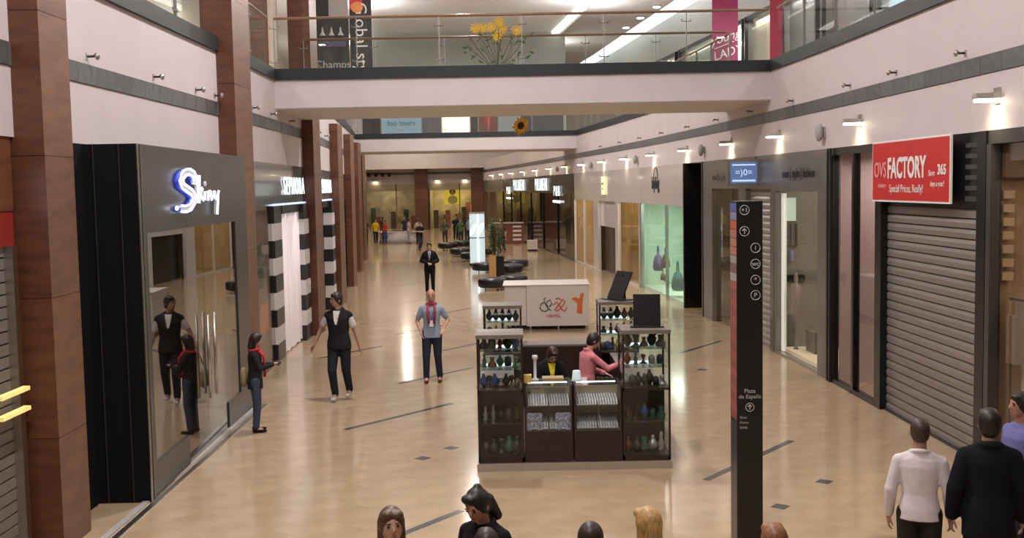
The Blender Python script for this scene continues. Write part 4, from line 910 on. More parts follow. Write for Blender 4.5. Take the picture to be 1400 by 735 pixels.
# ------------------------------------------------------------------ white stand with logos behind the kiosk
t = thing('white_stand', 'long white counter with colourful logo standing behind the kiosk', 'counter', (.86, 28.3, 0), -.02)
WS = mat('stand_white', (.62, .57, .52), .45)
box(-1.05, -.50, -.5, .9, .12, 1.13).build('left_section', WS, t); box(-.49, 1.12, -.55, .9, .10, 1.15).build('main_section', WS, t)
box(-1.1, 1.15, -.57, .92, 1.15, 1.17).build('top', WS, t); 
for x in (-.95, -.42, .3, 1.02): box(x, x + .05, -.5, -.44, 0, .12).build('foot', METAL, t)
box(-1.0, 1.08, -.3, .8, .03, .1).build('dark_base', BLACK, t)
def squig(pts, m, nm): MB().tube([(x, -.56, z) for x, z in pts], .014, 5).build(nm, m, t)
LG = flat('logo_green', (.03, .10, .06)); LR = flat('logo_red', (.6, .08, .06)); LO = flat('logo_orange', (.65, .15, .03))
squig([(-.05, .72), (-.12, .66), (-.15, .58), (-.1, .5), (0, .48), (.08, .54), (.05, .62), (-.02, .7), (-.04, .8), (0, .84)], LG, 'logo_curl'); squig([(.1, .6), (.16, .68), (.12, .78), (.05, .74), (0, .66), (.06, .56), (.14, .5)], LG, 'logo_curl')
squig([(.22, .5), (.3, .6), (.38, .7), (.46, .8), (.5, .72), (.44, .62), (.34, .52), (.26, .48)], LR, 'logo_curl'); squig([(.2, .64), (.28, .72), (.36, .62), (.42, .52), (.5, .48), (.54, .58)], LR, 'logo_curl'); squig([(.26, .8), (.34, .82), (.4, .76)], LR, 'logo_curl')
txt('HAMEL', .12, (.2, -.56, .36), t, LR, .004)
MB().prism([(.78, .4), (.95, .38), (.97, .7), (.98, .95), (.9, .97), (.86, .8), (.76, .82), (.68, .8), (.74, .76), (.8, .72)], 0, .01)
fg = MB(); fg.add([(x, -.562 + dy, z) for dy in (0, .012) for x, z in ((.8, .42), (.94, .40), (.95, .7), (.99, .95), (.9, .92), (.87, .8), (.76, .84), (.66, .8), (.76, .74), (.82, .68))], [tuple(range(10)), tuple(range(19, 9, -1))] + [(i, (i + 1) % 10 + 0, (i + 1) % 10 + 10, i + 10) for i in range(10)]); fg.build('logo_figure', LO, t)

# ------------------------------------------------------------------ ottomans, lightbox, planter
OT = mat('black_leather', (.012, .011, .012), .3)
def ottoman(x, y, label, r=.47):
    t = thing('ottoman', label, 'seat', (x, y, 0), 0, 'round black seats along the mall')
    MB().lathe([(r * .86, .10), (r * .98, .14), (r, .22), (r, .36), (r * .94, .42), (r * .7, .45), (.02, .46)], 24).build('cushion', OT, t, smooth=True)
    for a in (PI / 4, 3 * PI / 4, 5 * PI / 4, 7 * PI / 4): MB().tube([(r * .7 * math.cos(a), r * .7 * math.sin(a), 0), (r * .7 * math.cos(a), r * .7 * math.sin(a), .12)], .02, 6).build('leg', METAL, t)
    box(-.1, .16, -.08, .08, .46, .465).build('top_seam', mat('grey_leather', (.12, .11, .11), .3), t)
for a in ((-.72, 38.9, 'round black seat in front of the potted bamboo, nearest'), (.05, 39.8, 'round black seat partly hidden by the white stand'), (-1.15, 47.0, 'round black seat at the foot of the glowing column'), (-.1, 45.6, 'round black seat right of the planter'), (.15, 48.3, 'round black seat behind the planter, farther right'),
          (-2.0, 54.5, 'round black seat left of the glowing column, nearest of the far cluster'), (-2.75, 58.5, 'round black seat in the middle of the far cluster'), (-1.6, 58.0, 'round black seat of the far cluster touching the glowing column'), (-3.8, 64.6, 'round black seat farthest back at left'), (-3.0, 66.6, 'round black seat behind the leftmost far one')):
    ottoman(*a, r=.6 if a[1] > 40 else .52)
t = thing('light_column', 'glowing white square advertising column with dark base', 'light column', (-1.62, 51.4, 0))
LB = mat('lightbox_print', (.5, .6, .62), .4, emit=.55, ecol=(.55, .72, .78)); box(-.37, .37, -.3, .3, 0, .12).build('base', BLACK, t)
box(-.35, .35, -.3, .3, .12, 1.3).build('lower_panel', LB, t); box(-.36, .36, -.31, .31, 1.3, 1.34).build('middle_bar', DMETAL, t); box(-.35, .35, -.3, .3, 1.34, 2.45).build('upper_panel', LB, t); box(-.36, .36, -.31, .31, 2.45, 2.52).build('cap', METAL, t)
box(.02, .07, -.33, -.3, .14, 2.44).build('light_strip', LED, t)
for x, z in ((-.2, 1.7), (.18, 1.75)): MB().ell((x, -.305, z), .09, .01, .3, Matrix.Rotation(.4, 3, 'Y')).build('print_shape', emis('print_glow', (.9, 1, 1), 1.2), t)
t = thing('potted_bamboo', 'tall bamboo plant in a tan and black square pot', 'plant', (-.62, 43.9, 0))
box(-.3, -.02, -.28, .28, 0, .95).build('pot', mat('tan_pot', (.42, .24, .08), .4), t); box(-.02, .3, -.27, .27, 0, .9).build('pot_panel', BLACK, t)
stm = MB(); lf = MB()
for i in range(16):
    a = random.uniform(-.2, .2); b = random.uniform(-.2, .2); h_ = random.uniform(1.9, 2.6); stm.tube([(a, b, .85), (a * 1.4, b * 1.4, 1.6), (a * 2.2, b * 2.2, h_)], .012, 5)
    for j in range(60):
        z = random.uniform(1.1, h_); c = Vector((a * 1.6 + random.uniform(-.12, .12), b * 1.6 + random.uniform(-.12, .12), z)); an = random.random() * 6.3; l_ = random.uniform(.1, .2); d = Vector((math.cos(an), math.sin(an), random.uniform(-.6, .3))) * l_
        pz = Vector((-d.y, d.x, 0)).normalized() * .032; lf.add([c, c + d * .5 + pz, c + d, c + d * .5 - pz], [(0, 1, 2, 3)])
stm.build('stems', GRN, t); lf.build('leaves', mat('bamboo_leaf', (.09, .14, .04), .5), t, stuff=True)
t = thing('market_stand', 'reddish brown sales stand with white price cards far down the hall', 'stand', (-.1, 71, 0))
box(-1.0, .9, -.5, .5, 0, 1.3).build('body', mat('stand_red', (.22, .07, .045), .5), t); box(-1.2, .9, -.6, .6, 1.3, 1.36).build('top', mat('stand_top', (.4, .36, .33), .5), t)
for i in range(4): box(.2, .75, -.52, -.5, .2 + .28 * i, .33 + .28 * i).build('price_card', SWHITE, t)
t = thing('white_box', 'small white box-like seat in front of the dark shop', 'box', (1.2, 62.5, 0)); box(-.3, .3, -.3, .3, .08, .6).build('body', WS, t); box(-.26, .26, -.26, .26, 0, .08).build('base', BLACK, t)
t = thing('covered_display', 'white cloth-covered display table among the far shoppers', 'table', (-7.6, 74.5, 0)); box(-1.6, 1.6, -.8, .8, .74, .8).build('tabletop', SWHITE, t)
cl = MB().lathe([(1.5, 0), (1.42, .3), (1.45, .72), (1.35, .8)], 24, sy=.55).build('tablecloth', mat('white_cloth', (.62, .60, .62), .8), t, smooth=True)


# ------------------------------------------------------------------ people
def remeshed(mb, name, m, parent, vox, smooth=4, M=None):
    if M: mb.v = [tuple(M @ Vector(v)) for v in mb.v]
    o = mb.build(name, m, parent)
    r = o.modifiers.new('remesh', 'REMESH'); r.mode = 'VOXEL'; r.voxel_size = vox; r.use_smooth_shade = True
    s = o.modifiers.new('smooth', 'SMOOTH'); s.iterations = smooth; s.factor = .5
    return o
def loft(mb, secs, n=18, X=None):
    """secs: (z, cx, cy, rx, ry) closed body of ellipse sections"""
    vs = []
    for z, cx, cy, rx, ry in secs:
        for j in range(n):
            a = 2 * PI * j / n; ca_, sa_ = math.cos(a), math.sin(a)
            # slightly squared ellipse
            e = .85
            x = cx + rx * math.copysign(abs(ca_) ** e, ca_); y = cy + ry * math.copysign(abs(sa_) ** e, sa_)
            p = Vector((x, y, z)); vs.append(X @ p if X else p)
    k = len(secs)
    fs = [(i * n + j, i * n + (j + 1) % n, (i + 1) * n + (j + 1) % n, (i + 1) * n + j) for i in range(k - 1) for j in range(n)]
    fs += [tuple(range(n - 1, -1, -1)), tuple((k - 1) * n + j for j in range(n))]
    return mb.add(vs, fs)
def hand(mb, wrist, d, palm_n, side, curl=.5, s=1.0):
    """palm + five separate curled fingers. d: direction of the hand, palm_n: palm facing, side: towards the thumb"""
    d = d.normalized(); palm_n = (palm_n - d * palm_n.dot(d)).normalized(); th = d.cross(palm_n) * side
    M = Matrix((th, palm_n, d)).transposed()
    mb.ell(wrist + d * .05 * s, .042 * s, .016 * s, .055 * s, M, 12, 8)
    mb.cap(wrist - d * .02, wrist + d * .03 * s, .026 * s, .026 * s, 8)
    for i, L in enumerate((.072, .08, .074, .058)):
        b = wrist + d * .088 * s + th * (.030 - .0205 * i) * s; q = b
        a = .15 * curl
        for seg, r in ((.45, .0092), (.32, .0086), (.23, .008)):
            dd = (d * math.cos(a) + palm_n * math.sin(a)); e = q + dd * L * seg * s; mb.cap(q, e, r * s, r * s * .94, 7); q = e; a += curl
    q = wrist + d * .03 * s + th * .03 * s; dd = (d * .7 + th * .65 + palm_n * .2).normalized(); e = q + dd * .042 * s; mb.cap(q, e, .012 * s, .0105 * s, 7)
    dd = (d * .9 + th * .15 + palm_n * .35).normalized(); mb.cap(e, e + dd * .033 * s, .0102 * s, .009 * s, 7)
SKIN = {}
def skin(c): return mat('skin_%d' % int(c[0] * 1000), c, .5, var=.05, scale=8)
def person(label, loc, rot, h=1.75, pz=.95, lean=0, legs=None, arms=None, head=(0, 0), sk=(.50, .29, .20), hair=((.02, .012, .01), 'short'), top=((.5, .5, .5), 'long', .90),
           bottom=(.02, .02, .03), shoes=(.02, .015, .012), over=None, vox=.011, female=False, skirt=None, extras=(), group=None, face=True, cut=None):
    s = h / 1.75
    t = thing('person', label, 'person', loc, rot, group); t.scale = (s, s, s)
    g = .93 if female else 1
    P = Vector((0, 0, pz))
    U = Matrix.Translation(P) @ Matrix.Rotation(lean, 4, 'X') @ Matrix.Translation((0, 0, -.95))  # upper body, upright coordinates with hips at .95
    neck = Vector((0, .015, 1.47)); hd = Vector((0, -.01, 1.635))
    HM = U @ Matrix.Translation(neck) @ Matrix.Rotation(head[0], 4, 'Z') @ Matrix.Rotation(head[1], 4, 'X') @ Matrix.Translation(-neck)
    arms = arms or {}
    sh = {}; el = {}; wr_ = {}
    for sd in (-1, 1):
        sh[sd] = U @ Vector((sd * .170 * g, .01, 1.375))
        e, w_ = arms.get(sd, ((.245, .03, 1.13), (.26, -.05, .885)))
        el[sd] = U @ Vector((sd * e[0], e[1], e[2])); wr_[sd] = U @ Vector((sd * w_[0], w_[1], w_[2]))
    legs = legs or {}
    hp, kn, an = {}, {}, {}
    for sd in (-1, 1):
        hp[sd] = P + Vector((sd * .092, 0, -.03)); k_, a_ = legs.get(sd, ((.10, -.015, .50), (.105, .02, .085)))
        kn[sd] = Vector((sd * k_[0], k_[1], k_[2])); an[sd] = Vector((sd * a_[0], a_[1], a_[2]))
    R3 = HM.to_3x3()
    # one continuous body
    b = MB()
    b.ell(HM @ hd, .076, .096, .112, R3, 18, 14); b.ell(HM @ (hd + Vector((0, -.028, -.055))), .055, .062, .062, R3, 14, 10)
    b.ell(HM @ (hd + Vector((0, -.098, -.012))), .013, .02, .024, R3, 8, 6)
    for sd in (-1, 1): b.ell(HM @ (hd + Vector((sd * .08, .008, -.005))), .012, .022, .034, R3, 8, 6)
    b.cap(U @ Vector((0, .02, 1.40)), HM @ (hd + Vector((0, .015, -.06))), .06 * g, .055 * g, 12)
    tor = [(.88, 0, .01, .15, .105), (.97, 0, .01, .158, .11), (1.10, 0, .005, .128 * g, .095), (1.22, 0, 0, .145 * g, .105), (1.34, 0, .0, .165 * g, .108), (1.41, 0, .01, .15 * g, .085), (1.45, 0, .015, .09, .06), (1.48, 0, .015, .06, .055)]
    loft(b, tor, 18, U)
    for sd in (-1, 1):
        b.cap(sh[sd], el[sd], .052 * g, .041 * g, 10); b.cap(el[sd], wr_[sd], .041 * g, .026 * g, 10)
        d = (wr_[sd] - el[sd]).normalized(); hand(b, wr_[sd], d, Vector((-sd * .8, -.25, 0)) if abs(d.z) > .6 else Vector((0, .1, -1)), 1 if True else -1, .45, 1.0 if not female else .92)
        b.cap(hp[sd], kn[sd], .085, .055, 12); b.cap(kn[sd], an[sd], .052, .036, 12)
        b.cap(an[sd], an[sd] + Vector((0, -.1, -.035)), .038, .03, 10)
    remeshed(b, 'body', skin(sk), t, vox if vox > .012 else .0085, 2)
    nm = lambda k, c: mat('%s_%d_%d_%d' % (k, int(c[0] * 999), int(c[1] * 999), int(c[2] * 999)), c, .85, var=.08, scale=10, spec=.12)
    # trousers
    b = MB(); loft(b, [(.86, 0, .012, .15, .115), (.95, 0, .012, .168, .125), (1.02, 0, .01, .155, .115)], 16, Matrix.Translation((0, 0, pz - .95)))
    for sd in (-1, 1):
        b.cap(hp[sd] + Vector((0, .01, 0)), kn[sd], .102, .075, 14); b.cap(kn[sd], an[sd] + Vector((0, .0, .02)), .072, .058, 14)
    if skirt is None: remeshed(b, 'trousers', nm('trousers', bottom), t, max(vox, .014), 5)
    else:
        loft(b, [(.45, 0, 0, .23, .18), (1.0, 0, .01, .16, .12)], 16); remeshed(b, 'skirt', nm('trousers', bottom), t, max(vox, .014), 5)
    # shoes
    for sd in (-1, 1):
        b = MB(); a = an[sd]; M_ = Matrix.Rotation(sd * .15, 4, 'Z')
        fz = a.z - .085
        b.ell(Vector((a.x, a.y + .01, fz + .05)), .042, .06, .05, None, 12, 8); b.ell(Vector((a.x, a.y - .07, fz + .035)), .042, .085, .036, None, 12, 8); b.ell(Vector((a.x, a.y - .13, fz + .03)), .045, .06, .028, None, 12, 8)
        remeshed(b, 'shoe', nm('shoe', shoes), t, max(vox * .9, .011), 3)
    # top
    def shirt(c, sleeve, hem, infl, name, shl=None):
        b = MB(); z0 = hem; f = infl
        base = [(.74, .01, .178, .133), (.90, .01, .175, .132), (.97, .01, .168, .124), (1.10, .005, .142 * g, .106), (1.22, 0, .157 * g, .115), (1.34, 0, .175 * g, .116), (1.405, .01, .16 * g, .092), (1.445, .015, .10, .07), (1.475, .015, .066, .06)]
        secs = []
        zs = sorted([z0] + [q[0] for q in base if q[0] > z0 + .02])
        for z in zs:
            for q0, q1 in zip(base, base[1:]):
                if q0[0] <= z <= q1[0] + 1e-6:
                    k_ = (z - q0[0]) / (q1[0] - q0[0]); secs.append((z, 0, q0[1] + (q1[1] - q0[1]) * k_, q0[2] + (q1[2] - q0[2]) * k_ + f, q0[3] + (q1[3] - q0[3]) * k_ + f)); break
        loft(b, secs, 20, U)
        for sd in (-1, 1):
            if sleeve == 'long': b.cap(sh[sd], el[sd], .058 * g + f, .05 * g + f, 12); b.cap(el[sd], wr_[sd] - (wr_[sd] - el[sd]) * .04, .053 * g + f, .038 + f, 12)
            elif sleeve == 'short': b.cap(sh[sd], sh[sd] + (el[sd] - sh[sd]) * .66, .058 * g + f, .055 * g + f, 12)
            else: b.ell(sh[sd] + Vector((-sd * .035, 0, -.005)), .045 + f, .05 + f, .045 + f)
        for sd in (-1, 1): b.cap(U @ Vector((sd * .04, .02, 1.445)), sh[sd] + Vector((0, 0, .005)), .042 + f, .05 * g + f, 10)
        b.tube([U @ Vector((.072 * math.cos(a), .018 + .066 * math.sin(a), 1.467 + .02 * math.sin(a))) for a in [2 * PI * i / 14 for i in range(15)]], .016 + f, 8)
        return remeshed(b, name, nm(name, c), t, vox if infl < .02 else max(vox, .012), 4)
    shirt(top[0], top[1], top[2], .004, top[3] if len(top) > 3 else 'shirt')
    if over: shirt(over[0], over[1], over[2], .02, over[3])
    for e in extras:
        if e[0] == 'vfront':   # visible shirt front in a V neck plus collar
            y = -.146 if over else -.128
            vs = [(-.055, y + .055, 1.465), (.055, y + .055, 1.465), (.03, y - .008, 1.32), (.012, y - .012, e[2]), (-.012, y - .012, e[2]), (-.03, y - .008, 1.32)]
            b = MB(); b.add([U @ Vector(v) for v in vs] + [U @ (Vector(v) + Vector((0, .03, 0))) for v in vs], [(0, 5, 4, 3, 2, 1), (6, 7, 8, 9, 10, 11)] + [(i, (i + 1) % 6, (i + 1) % 6 + 6, i + 6) for i in range(6)])
            b.build(e[3] if len(e) > 3 else 'shirt_front', nm('shirtfront', e[1]), t)
        if e[0] == 'tie':
            b = MB(); b.tube([U @ Vector((0, -.115, 1.44)), U @ Vector((0, -.163, 1.34)), U @ Vector((0, -.166, 1.20))], .012, 6, .02); b.build('tie', nm('tie', e[1]), t)
        if e[0] == 'scarf':
            b = MB(); b.tube([U @ Vector((.082 * math.cos(a), .01 + .085 * math.sin(a), 1.462 - .012 * math.sin(a))) for a in [2 * PI * i / 16 for i in range(17)]], .026, 8)
            for sd in e[2]:
                b.tube([U @ Vector((sd * .06, -.07, 1.45)), U @ Vector((sd * .07, -.155, 1.34)), U @ Vector((sd * .045, -.165, e[3]))], .024, 8)
            b.build('scarf', nm('scarf', e[1]), t, smooth=True)
        if e[0] == 'lanyard':
            b = MB()
            for sd in (-1, 1): b.tube([U @ Vector((sd * .07, -.03, 1.48)), U @ Vector((sd * .05, -.135, 1.38)), U @ Vector((0, -.15, 1.18))], .007, 6)
            b.build('lanyard', nm('lanyard', e[1]), t); MB().box(-.04, .04, -.165, -.155, 1.06, 1.17, U).build('badge', SWHITE, t)
        if e[0] == 'belt':
            b = MB(); loft(b, [(1.0, 0, .012, .172, .132), (1.035, 0, .012, .17, .130)], 20, Matrix.Translation((0, 0, pz - .95))); b.build('belt', BLACK, t, smooth=True)
    # hair
    hc, style = hair
    if style != 'bald':
        b = MB(); hm = mat('hair_%d_%d' % (int(hc[0] * 999), int(hc[2] * 999)), hc, .45, var=.45, scale=14, stretch=(8, 8, 1))
        lift = .006 if style == 'crop' else .014
        # skull cap behind a hairline: ellipsoid shifted back and up
        b.ell(HM @ (hd + Vector((0, .016, .02))), .078 + lift, .088 + lift, .102 + lift, R3, 18, 14)
        if style == 'crop': b.ell(HM @ (hd + Vector((0, .03, -.02))), .078, .075, .08, R3)
        if style in ('short', 'bun'): b.ell(HM @ (hd + Vector((0, .035, -.02))), .083, .078, .09, R3, 14, 10)
        if style == 'short': b.ell(HM @ (hd + Vector((.015, -.06, .085))), .055, .035, .028, R3, 12, 8)
        if style == 'bob' or style == 'long':
            for sd in (-1, 1): b.cap(HM @ (hd + Vector((sd * .064, .02, .03))), HM @ (hd + Vector((sd * .078, .02, -.13 if style == 'bob' else -.2))), .032, .022, 10)
            b.cap(HM @ (hd + Vector((0, .06, .0))), HM @ (hd + Vector((0, .075, -.13 if style == 'bob' else -.24))), .07, .06, 12)
            b.ell(HM @ (hd + Vector((-.03, -.05, .085))), .05, .045, .035, R3, 12, 8); b.ell(HM @ (hd + Vector((.035, -.05, .08))), .045, .045, .035, R3, 12, 8)
        if style == 'bun':
            b.ell(HM @ (hd + Vector((0, .06, .11))), .035, .035, .04, R3, 10, 8); b.ell(HM @ (hd + Vector((-.02, -.05, .09))), .06, .045, .035, R3, 12, 8)
            b.cap(HM @ (hd + Vector((.03, .09, -.02))), HM @ (hd + Vector((.06, .11, -.17))), .055, .04, 10)
        rg = random.Random(int(loc[0] * 100)); 
        if vox < .02 and style == 'never':
            for q in range(30):
                th = rg.uniform(0, 2 * PI); ph = rg.uniform(0, 1.5 if style != 'crop' else 0)
                dv = Vector((math.cos(th) * math.sin(ph), math.sin(th) * math.sin(ph), math.cos(ph)))
                if dv.y < -.45 and dv.z < .8: continue
                c0 = hd + Vector((0, .016, .02)) + Vector((dv.x * (.068 + lift), dv.y * (.078 + lift), dv.z * (.088 + lift)))
                b.ell(HM @ c0, .03, .022, .018, R3 @ Matrix.Rotation(rg.uniform(0, 3), 3, 'Z'), 8, 6)
        ho = remeshed(b, 'hair', hm, t, min(vox, .011) if vox < .02 else vox, 2)
    if face:
        EW = flat('eye_dark', (.02, .015, .012), .3); LM = mat('lips', (.30, .09, .08), .5); BR = mat('hair_%d_%d' % (int(hc[0] * 999), int(hc[2] * 999)), hc, .5) if style != 'bald' else flat('brow_grey', (.2, .12, .09))
        for sd in (-1, 1):
            MB().ell(HM @ (hd + Vector((sd * .031, -.0875, .012))), .013, .008, .007, R3, 8, 6).build('eye', EW, t, smooth=True)
            MB().ell(HM @ (hd + Vector((sd * .032, -.0895, .032))), .019, .007, .004, R3, 8, 6).build('eyebrow', BR, t, smooth=True)
        MB().ell(HM @ (hd + Vector((0, -.087, -.058))), .022, .008, .007, R3, 8, 6).build('lips', LM, t, smooth=True)
    return t, U, HM
WALK = {-1: ((.09, -.13, .50), (.08, -.02, .10)), 1: ((.10, .02, .49), (.10, .19, .13))}
FLR = 0.0
# woman at left with camera
t, U_, _ = person('woman in black cardigan and red scarf holding a small camera beside the brown column', (-3.98, 16.5, 0), PI / 2 + .25, 1.53, hair=((.025, .012, .008), 'bob'), female=True, top=((.02, .02, .022), 'long', .78, 'cardigan'),
                  bottom=(.05, .065, .10), shoes=(.015, .013, .012), arms={-1: ((.23, -.08, 1.15), (.09, -.30, 1.20)), 1: ((.23, -.06, 1.14), (.10, -.28, 1.17))}, extras=(('scarf', (.55, .04, .05), (-1, 1), .98),), head=(.1, .15))
cmr = thing('camera', 'small dark compact camera held by the woman in the red scarf', 'camera', t.matrix_basis @ Vector((0, -.40, 1.20)) , t.rotation_euler.z); box(-.05, .05, -.015, .015, -.03, .03).build('body', DMETAL, cmr); MB().tube([(0, -.015, 0), (0, -.04, 0)], .02, 12).build('lens', BLACK, cmr)
hb = tag(empty('shoulder_bag'), 'beige shoulder bag carried behind the woman in the red scarf', 'bag'); hb.matrix_basis = t.matrix_basis @ Matrix.Translation((.14, .2, .80)); MB().lathe([(.08, 0), (.13, .06), (.12, .26), (.06, .33)], 14, sy=.5).build('body', mat('bag_beige', (.32, .24, .12), .7), hb, smooth=True); MB().tube([(.05, 0, .3), (.02, -.1, .58), (-.02, -.22, .66)], .012, 6).build('strap', MATS['bag_beige'], hb)
# walker in black padded vest
person('man in black padded vest and white T-shirt walking past the striped doorway', (-3.06, 18.85, 0), -.12, 1.91, legs=WALK, hair=((.015, .01, .008), 'short'), sk=(.38, .21, .14), top=((.62, .58, .56), 'short', .9, 't_shirt'), over=((.018, .018, .02), None, .84, 'vest'),
       bottom=(.02, .024, .032), shoes=(.45, .43, .42), arms={-1: ((.30, .05, 1.17), (.40, -.02, .93)), 1: ((.25, .06, 1.14), (.33, .03, .88))}, head=(-.75, .05), extras=(('vfront', (.62, .58, .56), 1.25),))
person('bald man in light blue shirt with red and white scarf around his neck', (-1.55, 20.5, 0), 0.05, 1.80, hair=((.1, .06, .05), 'bald'), sk=(.52, .28, .20), top=((.27, .33, .43), 'short', .84), bottom=(.025, .032, .05), shoes=(.10, .03, .02),
       arms={-1: ((.27, .06, 1.14), (.20, -.08, .95)), 1: ((.30, .07, 1.15), (.22, -.14, 1.02))}, legs={-1: ((.11, -.06, .5), (.12, -.03, .085)), 1: ((.10, 0, .5), (.13, .04, .085))}, head=(0, .12),
       extras=(('scarf', (.38, .05, .06), (-1, 1), 1.12), ('lanyard', (.08, .12, .4))))
person('man in dark suit and blue tie with clasped hands standing in mid hall', (-2.88, 37.8, 0), .05, 1.80, vox=.014, top=((.5, .52, .56), 'long', .9), over=((.012, .012, .014), 'long', .80, 'jacket'), bottom=(.012, .012, .014),
       arms={-1: ((.27, .0, 1.14), (.06, -.25, 1.08)), 1: ((.27, .0, 1.14), (.07, -.25, 1.06))}, extras=(('vfront', (.55, .56, .6), 1.15), ('tie', (.04, .09, .25))))
# sellers
SIT = {-1: ((.12, -.42, .62), (.12, -.38, .18)), 1: ((.13, -.42, .62), (.13, -.36, .18))}
def stool(x, y, lab):
    t = thing('stool', lab, 'stool', (x, y, .112)); MB().lathe([(.18, .46), (.19, .5), (.17, .53)], 16).build('seat', BLACK, t, smooth=True); MB().tube([(0, 0, .02), (0, 0, .47)], .025, 8).build('pole', METAL, t); MB().lathe([(.2, 0), (.2, .02), (.04, .03)], 16).build('foot', METAL, t)
stool(.52, 15.35, 'black stool under the woman in yellow inside the kiosk'); stool(1.06, 15.75, 'black stool under the woman in pink inside the kiosk')
person('woman in black jacket and yellow top sitting behind the left kiosk counter', (.52, 15.35, 0), .12, 1.62, pz=.80, lean=.18, legs=SIT, female=True, hair=((.03, .012, .01), 'short'), top=((.72, .58, .04), 'long', .95), over=((.012, .012, .012), 'long', .86, 'jacket'), bottom=(.012, .012, .015),
       arms={-1: ((.27, -.12, 1.14), (.14, -.36, 1.13)), 1: ((.26, -.12, 1.14), (.06, -.36, 1.10))}, head=(.1, .5), extras=(('vfront', (.75, .60, .04), 1.0, 'blouse_front'),))
person('woman in pink shirt seen from behind reaching into the right kiosk case', (1.06, 15.75, 0), 2.05, 1.66, pz=.84, lean=.12, legs=SIT, female=True, hair=((.012, .01, .01), 'short'), top=((.62, .22, .24), 'long', .80), bottom=(.02, .02, .025),
       arms={-1: ((.27, -.20, 1.22), (.18, -.43, 1.28)), 1: ((.27, -.2, 1.16), (.12, -.40, 1.10))}, head=(-.3, .3))
# foreground
person('man in white shirt and dark trousers seen from behind at the lower right', (3.40, 8.95, 0), PI - .35, 1.70, hair=((.05, .03, .022), 'crop'), sk=(.40, .20, .13), top=((.70, .64, .68), 'long', .88), bottom=(.03, .025, .022), arms={-1: ((.235, .03, 1.13), (.25, -.06, .89)), 1: ((.235, .03, 1.13), (.25, -.04, .89))}, face=False, vox=.009, head=(.15, 0))
person('man in black suit jacket seen from behind at the lower right edge', (3.87, 8.7, 0), PI - .25, 1.82, hair=((.015, .012, .01), 'short'), sk=(.38, .18, .12), top=((.3, .3, .3), 'long', .93), over=((.010, .010, .013), 'long', .74, 'jacket'), bottom=(.01, .01, .012), face=False, vox=.009)
person('man in violet-blue shirt cut off by the right edge, facing left', (4.62, 9.75, 0), -PI / 2 + .2, 1.74, hair=((.012, .01, .01), 'short'), sk=(.45, .22, .16), top=((.16, .16, .38), 'long', .9), bottom=(.02, .02, .03))
person('woman with long brown hair and forehead raised, leftmost at the bottom', (-.80, 6.78, 0), .25, 1.66, hair=((.10, .05, .025), 'long'), female=True, top=((.06, .05, .05), 'long', .8), head=(0, -.08), vox=.009)
person('dark-haired woman in black jacket looking down, hair tied up, bottom centre', (-.21, 7.38, 0), -.55, 1.66, hair=((.012, .010, .010), 'bun'), sk=(.45, .24, .16), female=True, top=((.014, .013, .015), 'long', .8, 'jacket'), head=(0, .35), lean=.08, vox=.009)
person('person with short dark hair directly below the woman in black jacket', (-.19, 6.58, 0), PI, 1.58, hair=((.02, .014, .01), 'short'), top=((.03, .03, .03), 'long', .8), face=False)
person('person with dark hair, only the crown showing, bottom centre right', (.46, 6.6, 0), PI - .3, 1.60, hair=((.03, .016, .012), 'short'), top=((.05, .05, .06), 'long', .8), face=False)
person('blonde woman seen from behind at the bottom, left of the totem', (.84, 6.75, 0), PI + .4, 1.64, hair=((.42, .25, .09), 'long'), female=True, top=((.1, .1, .12), 'long', .8), face=False, vox=.009)
person('person with reddish brown hair, only the crown showing, right of the totem', (1.58, 6.5, 0), PI, 1.60, hair=((.22, .09, .035), 'bob'), female=True, top=((.1, .08, .08), 'long', .8), face=False)
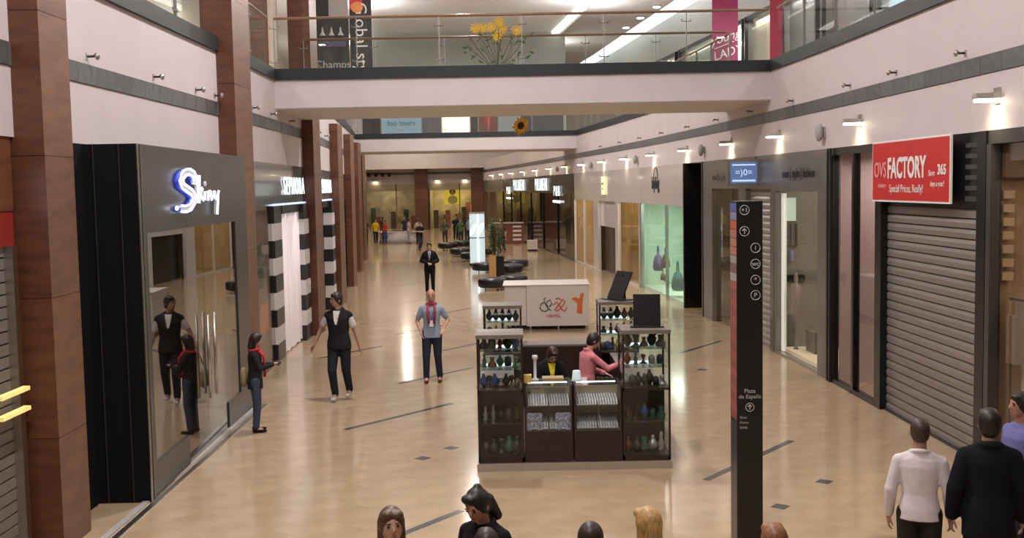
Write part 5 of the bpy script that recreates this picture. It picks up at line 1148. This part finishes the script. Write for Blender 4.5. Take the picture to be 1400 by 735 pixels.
# far crowd
CR = [((-9.1, 72.6), .3, 1.74, (.60, .42, .02), (.03, .03, .04), 'man in yellow shirt among the far shoppers'), ((-8.45, 72.2), -.5, 1.66, (.42, .06, .04), (.05, .06, .15), 'woman in red top and blue skirt among the far shoppers'),
      ((-9.9, 73.5), 0, 1.72, (.05, .05, .06), (.03, .03, .04), 'dark dressed person at the left end of the far crowd'), ((-8.9, 75.5), 1, 1.75, (.03, .04, .04), (.03, .03, .04), 'dark dressed person behind the yellow shirt'),
      ((-6.9, 73.0), 2, 1.72, (.55, .40, .40), (.4, .38, .4), 'person in pale pink in front of the white covered display'), ((-6.05, 70.6), 2.9, 1.76, (.50, .48, .47), (.02, .02, .03), 'man in white shirt seen from behind in the far hall'),
      ((-5.40, 64.0), .5, 1.76, (.02, .02, .022), (.04, .05, .07), 'man in black T-shirt with folded arms, left of the middle of the hall'), ((-4.35, 71), 0, 1.7, (.08, .08, .07), (.05, .05, .06), 'dark figure left in the far group by the yellow shop'),
      ((-3.9, 76), .4, 1.78, (.02, .02, .03), (.02, .02, .03), 'tall dark figure in the far group by the yellow shop'), ((-3.3, 70.5), .1, 1.72, (.07, .12, .04), (.04, .04, .04), 'person in green top in the far group'),
      ((-2.75, 71.5), 2.6, 1.80, (.22, .30, .30), (.03, .03, .05), 'man in pale blue-green shirt in the far group'), ((-3.05, 75), 3, 1.72, (.03, .03, .03), (.03, .03, .03), 'black dressed person behind the green top'),
      ((-.55, 60.5), -.4, 1.82, (.12, .03, .03), (.02, .02, .02), 'man in dark red beside the market stand behind the bamboo'), ((-9.4, 79), 0, 1.7, (.10, .06, .05), (.04, .04, .04), 'brown dressed person far behind the yellow shirt'), ((-7.7, 78.5), 0, 1.7, (.04, .04, .07), (.04, .04, .04), 'navy dressed person behind the white covered display')]
for i, (p, r_, h_, tc, bc, lb) in enumerate(CR):
    am = {-1: ((.26, .0, 1.14), (-.04, -.22, 1.16)), 1: ((.26, 0, 1.14), (-.04, -.24, 1.12))} if 'folded' in lb else {-1: ((.28, .02, 1.13), (.28, -.10, .92)), 1: ((.26, .0, 1.14), (.15, -.25, 1.1))} if i % 2 else None
    person(lb, (p[0], p[1], 0), r_, h_, hair=((.03 + .03 * (i % 3), .02 + .015 * (i % 3), .015), 'bob' if i in (1, 4, 9) else 'short'), top=(tc, 'short' if i % 2 == 0 else 'long', .86), bottom=bc, vox=.024, female=i in (1, 4, 9), skirt=1 if i == 1 else None, arms=am, legs=WALK if i % 3 == 0 else None, face=False, group='shoppers far down the hall')

# text outlines become meshes of their own
dg = bpy.context.evaluated_depsgraph_get()
for o in [x for x in bpy.data.objects if x.type == 'FONT']:
    me = bpy.data.meshes.new_from_object(o.evaluated_get(dg)); n = bpy.data.objects.new('lettering', me); COL.objects.link(n)
    if not me.materials and o.data.materials: me.materials.append(o.data.materials[0])
    n.parent = o.parent; n.matrix_basis = o.matrix_basis.copy(); nm_ = o.name; bpy.data.objects.remove(o)
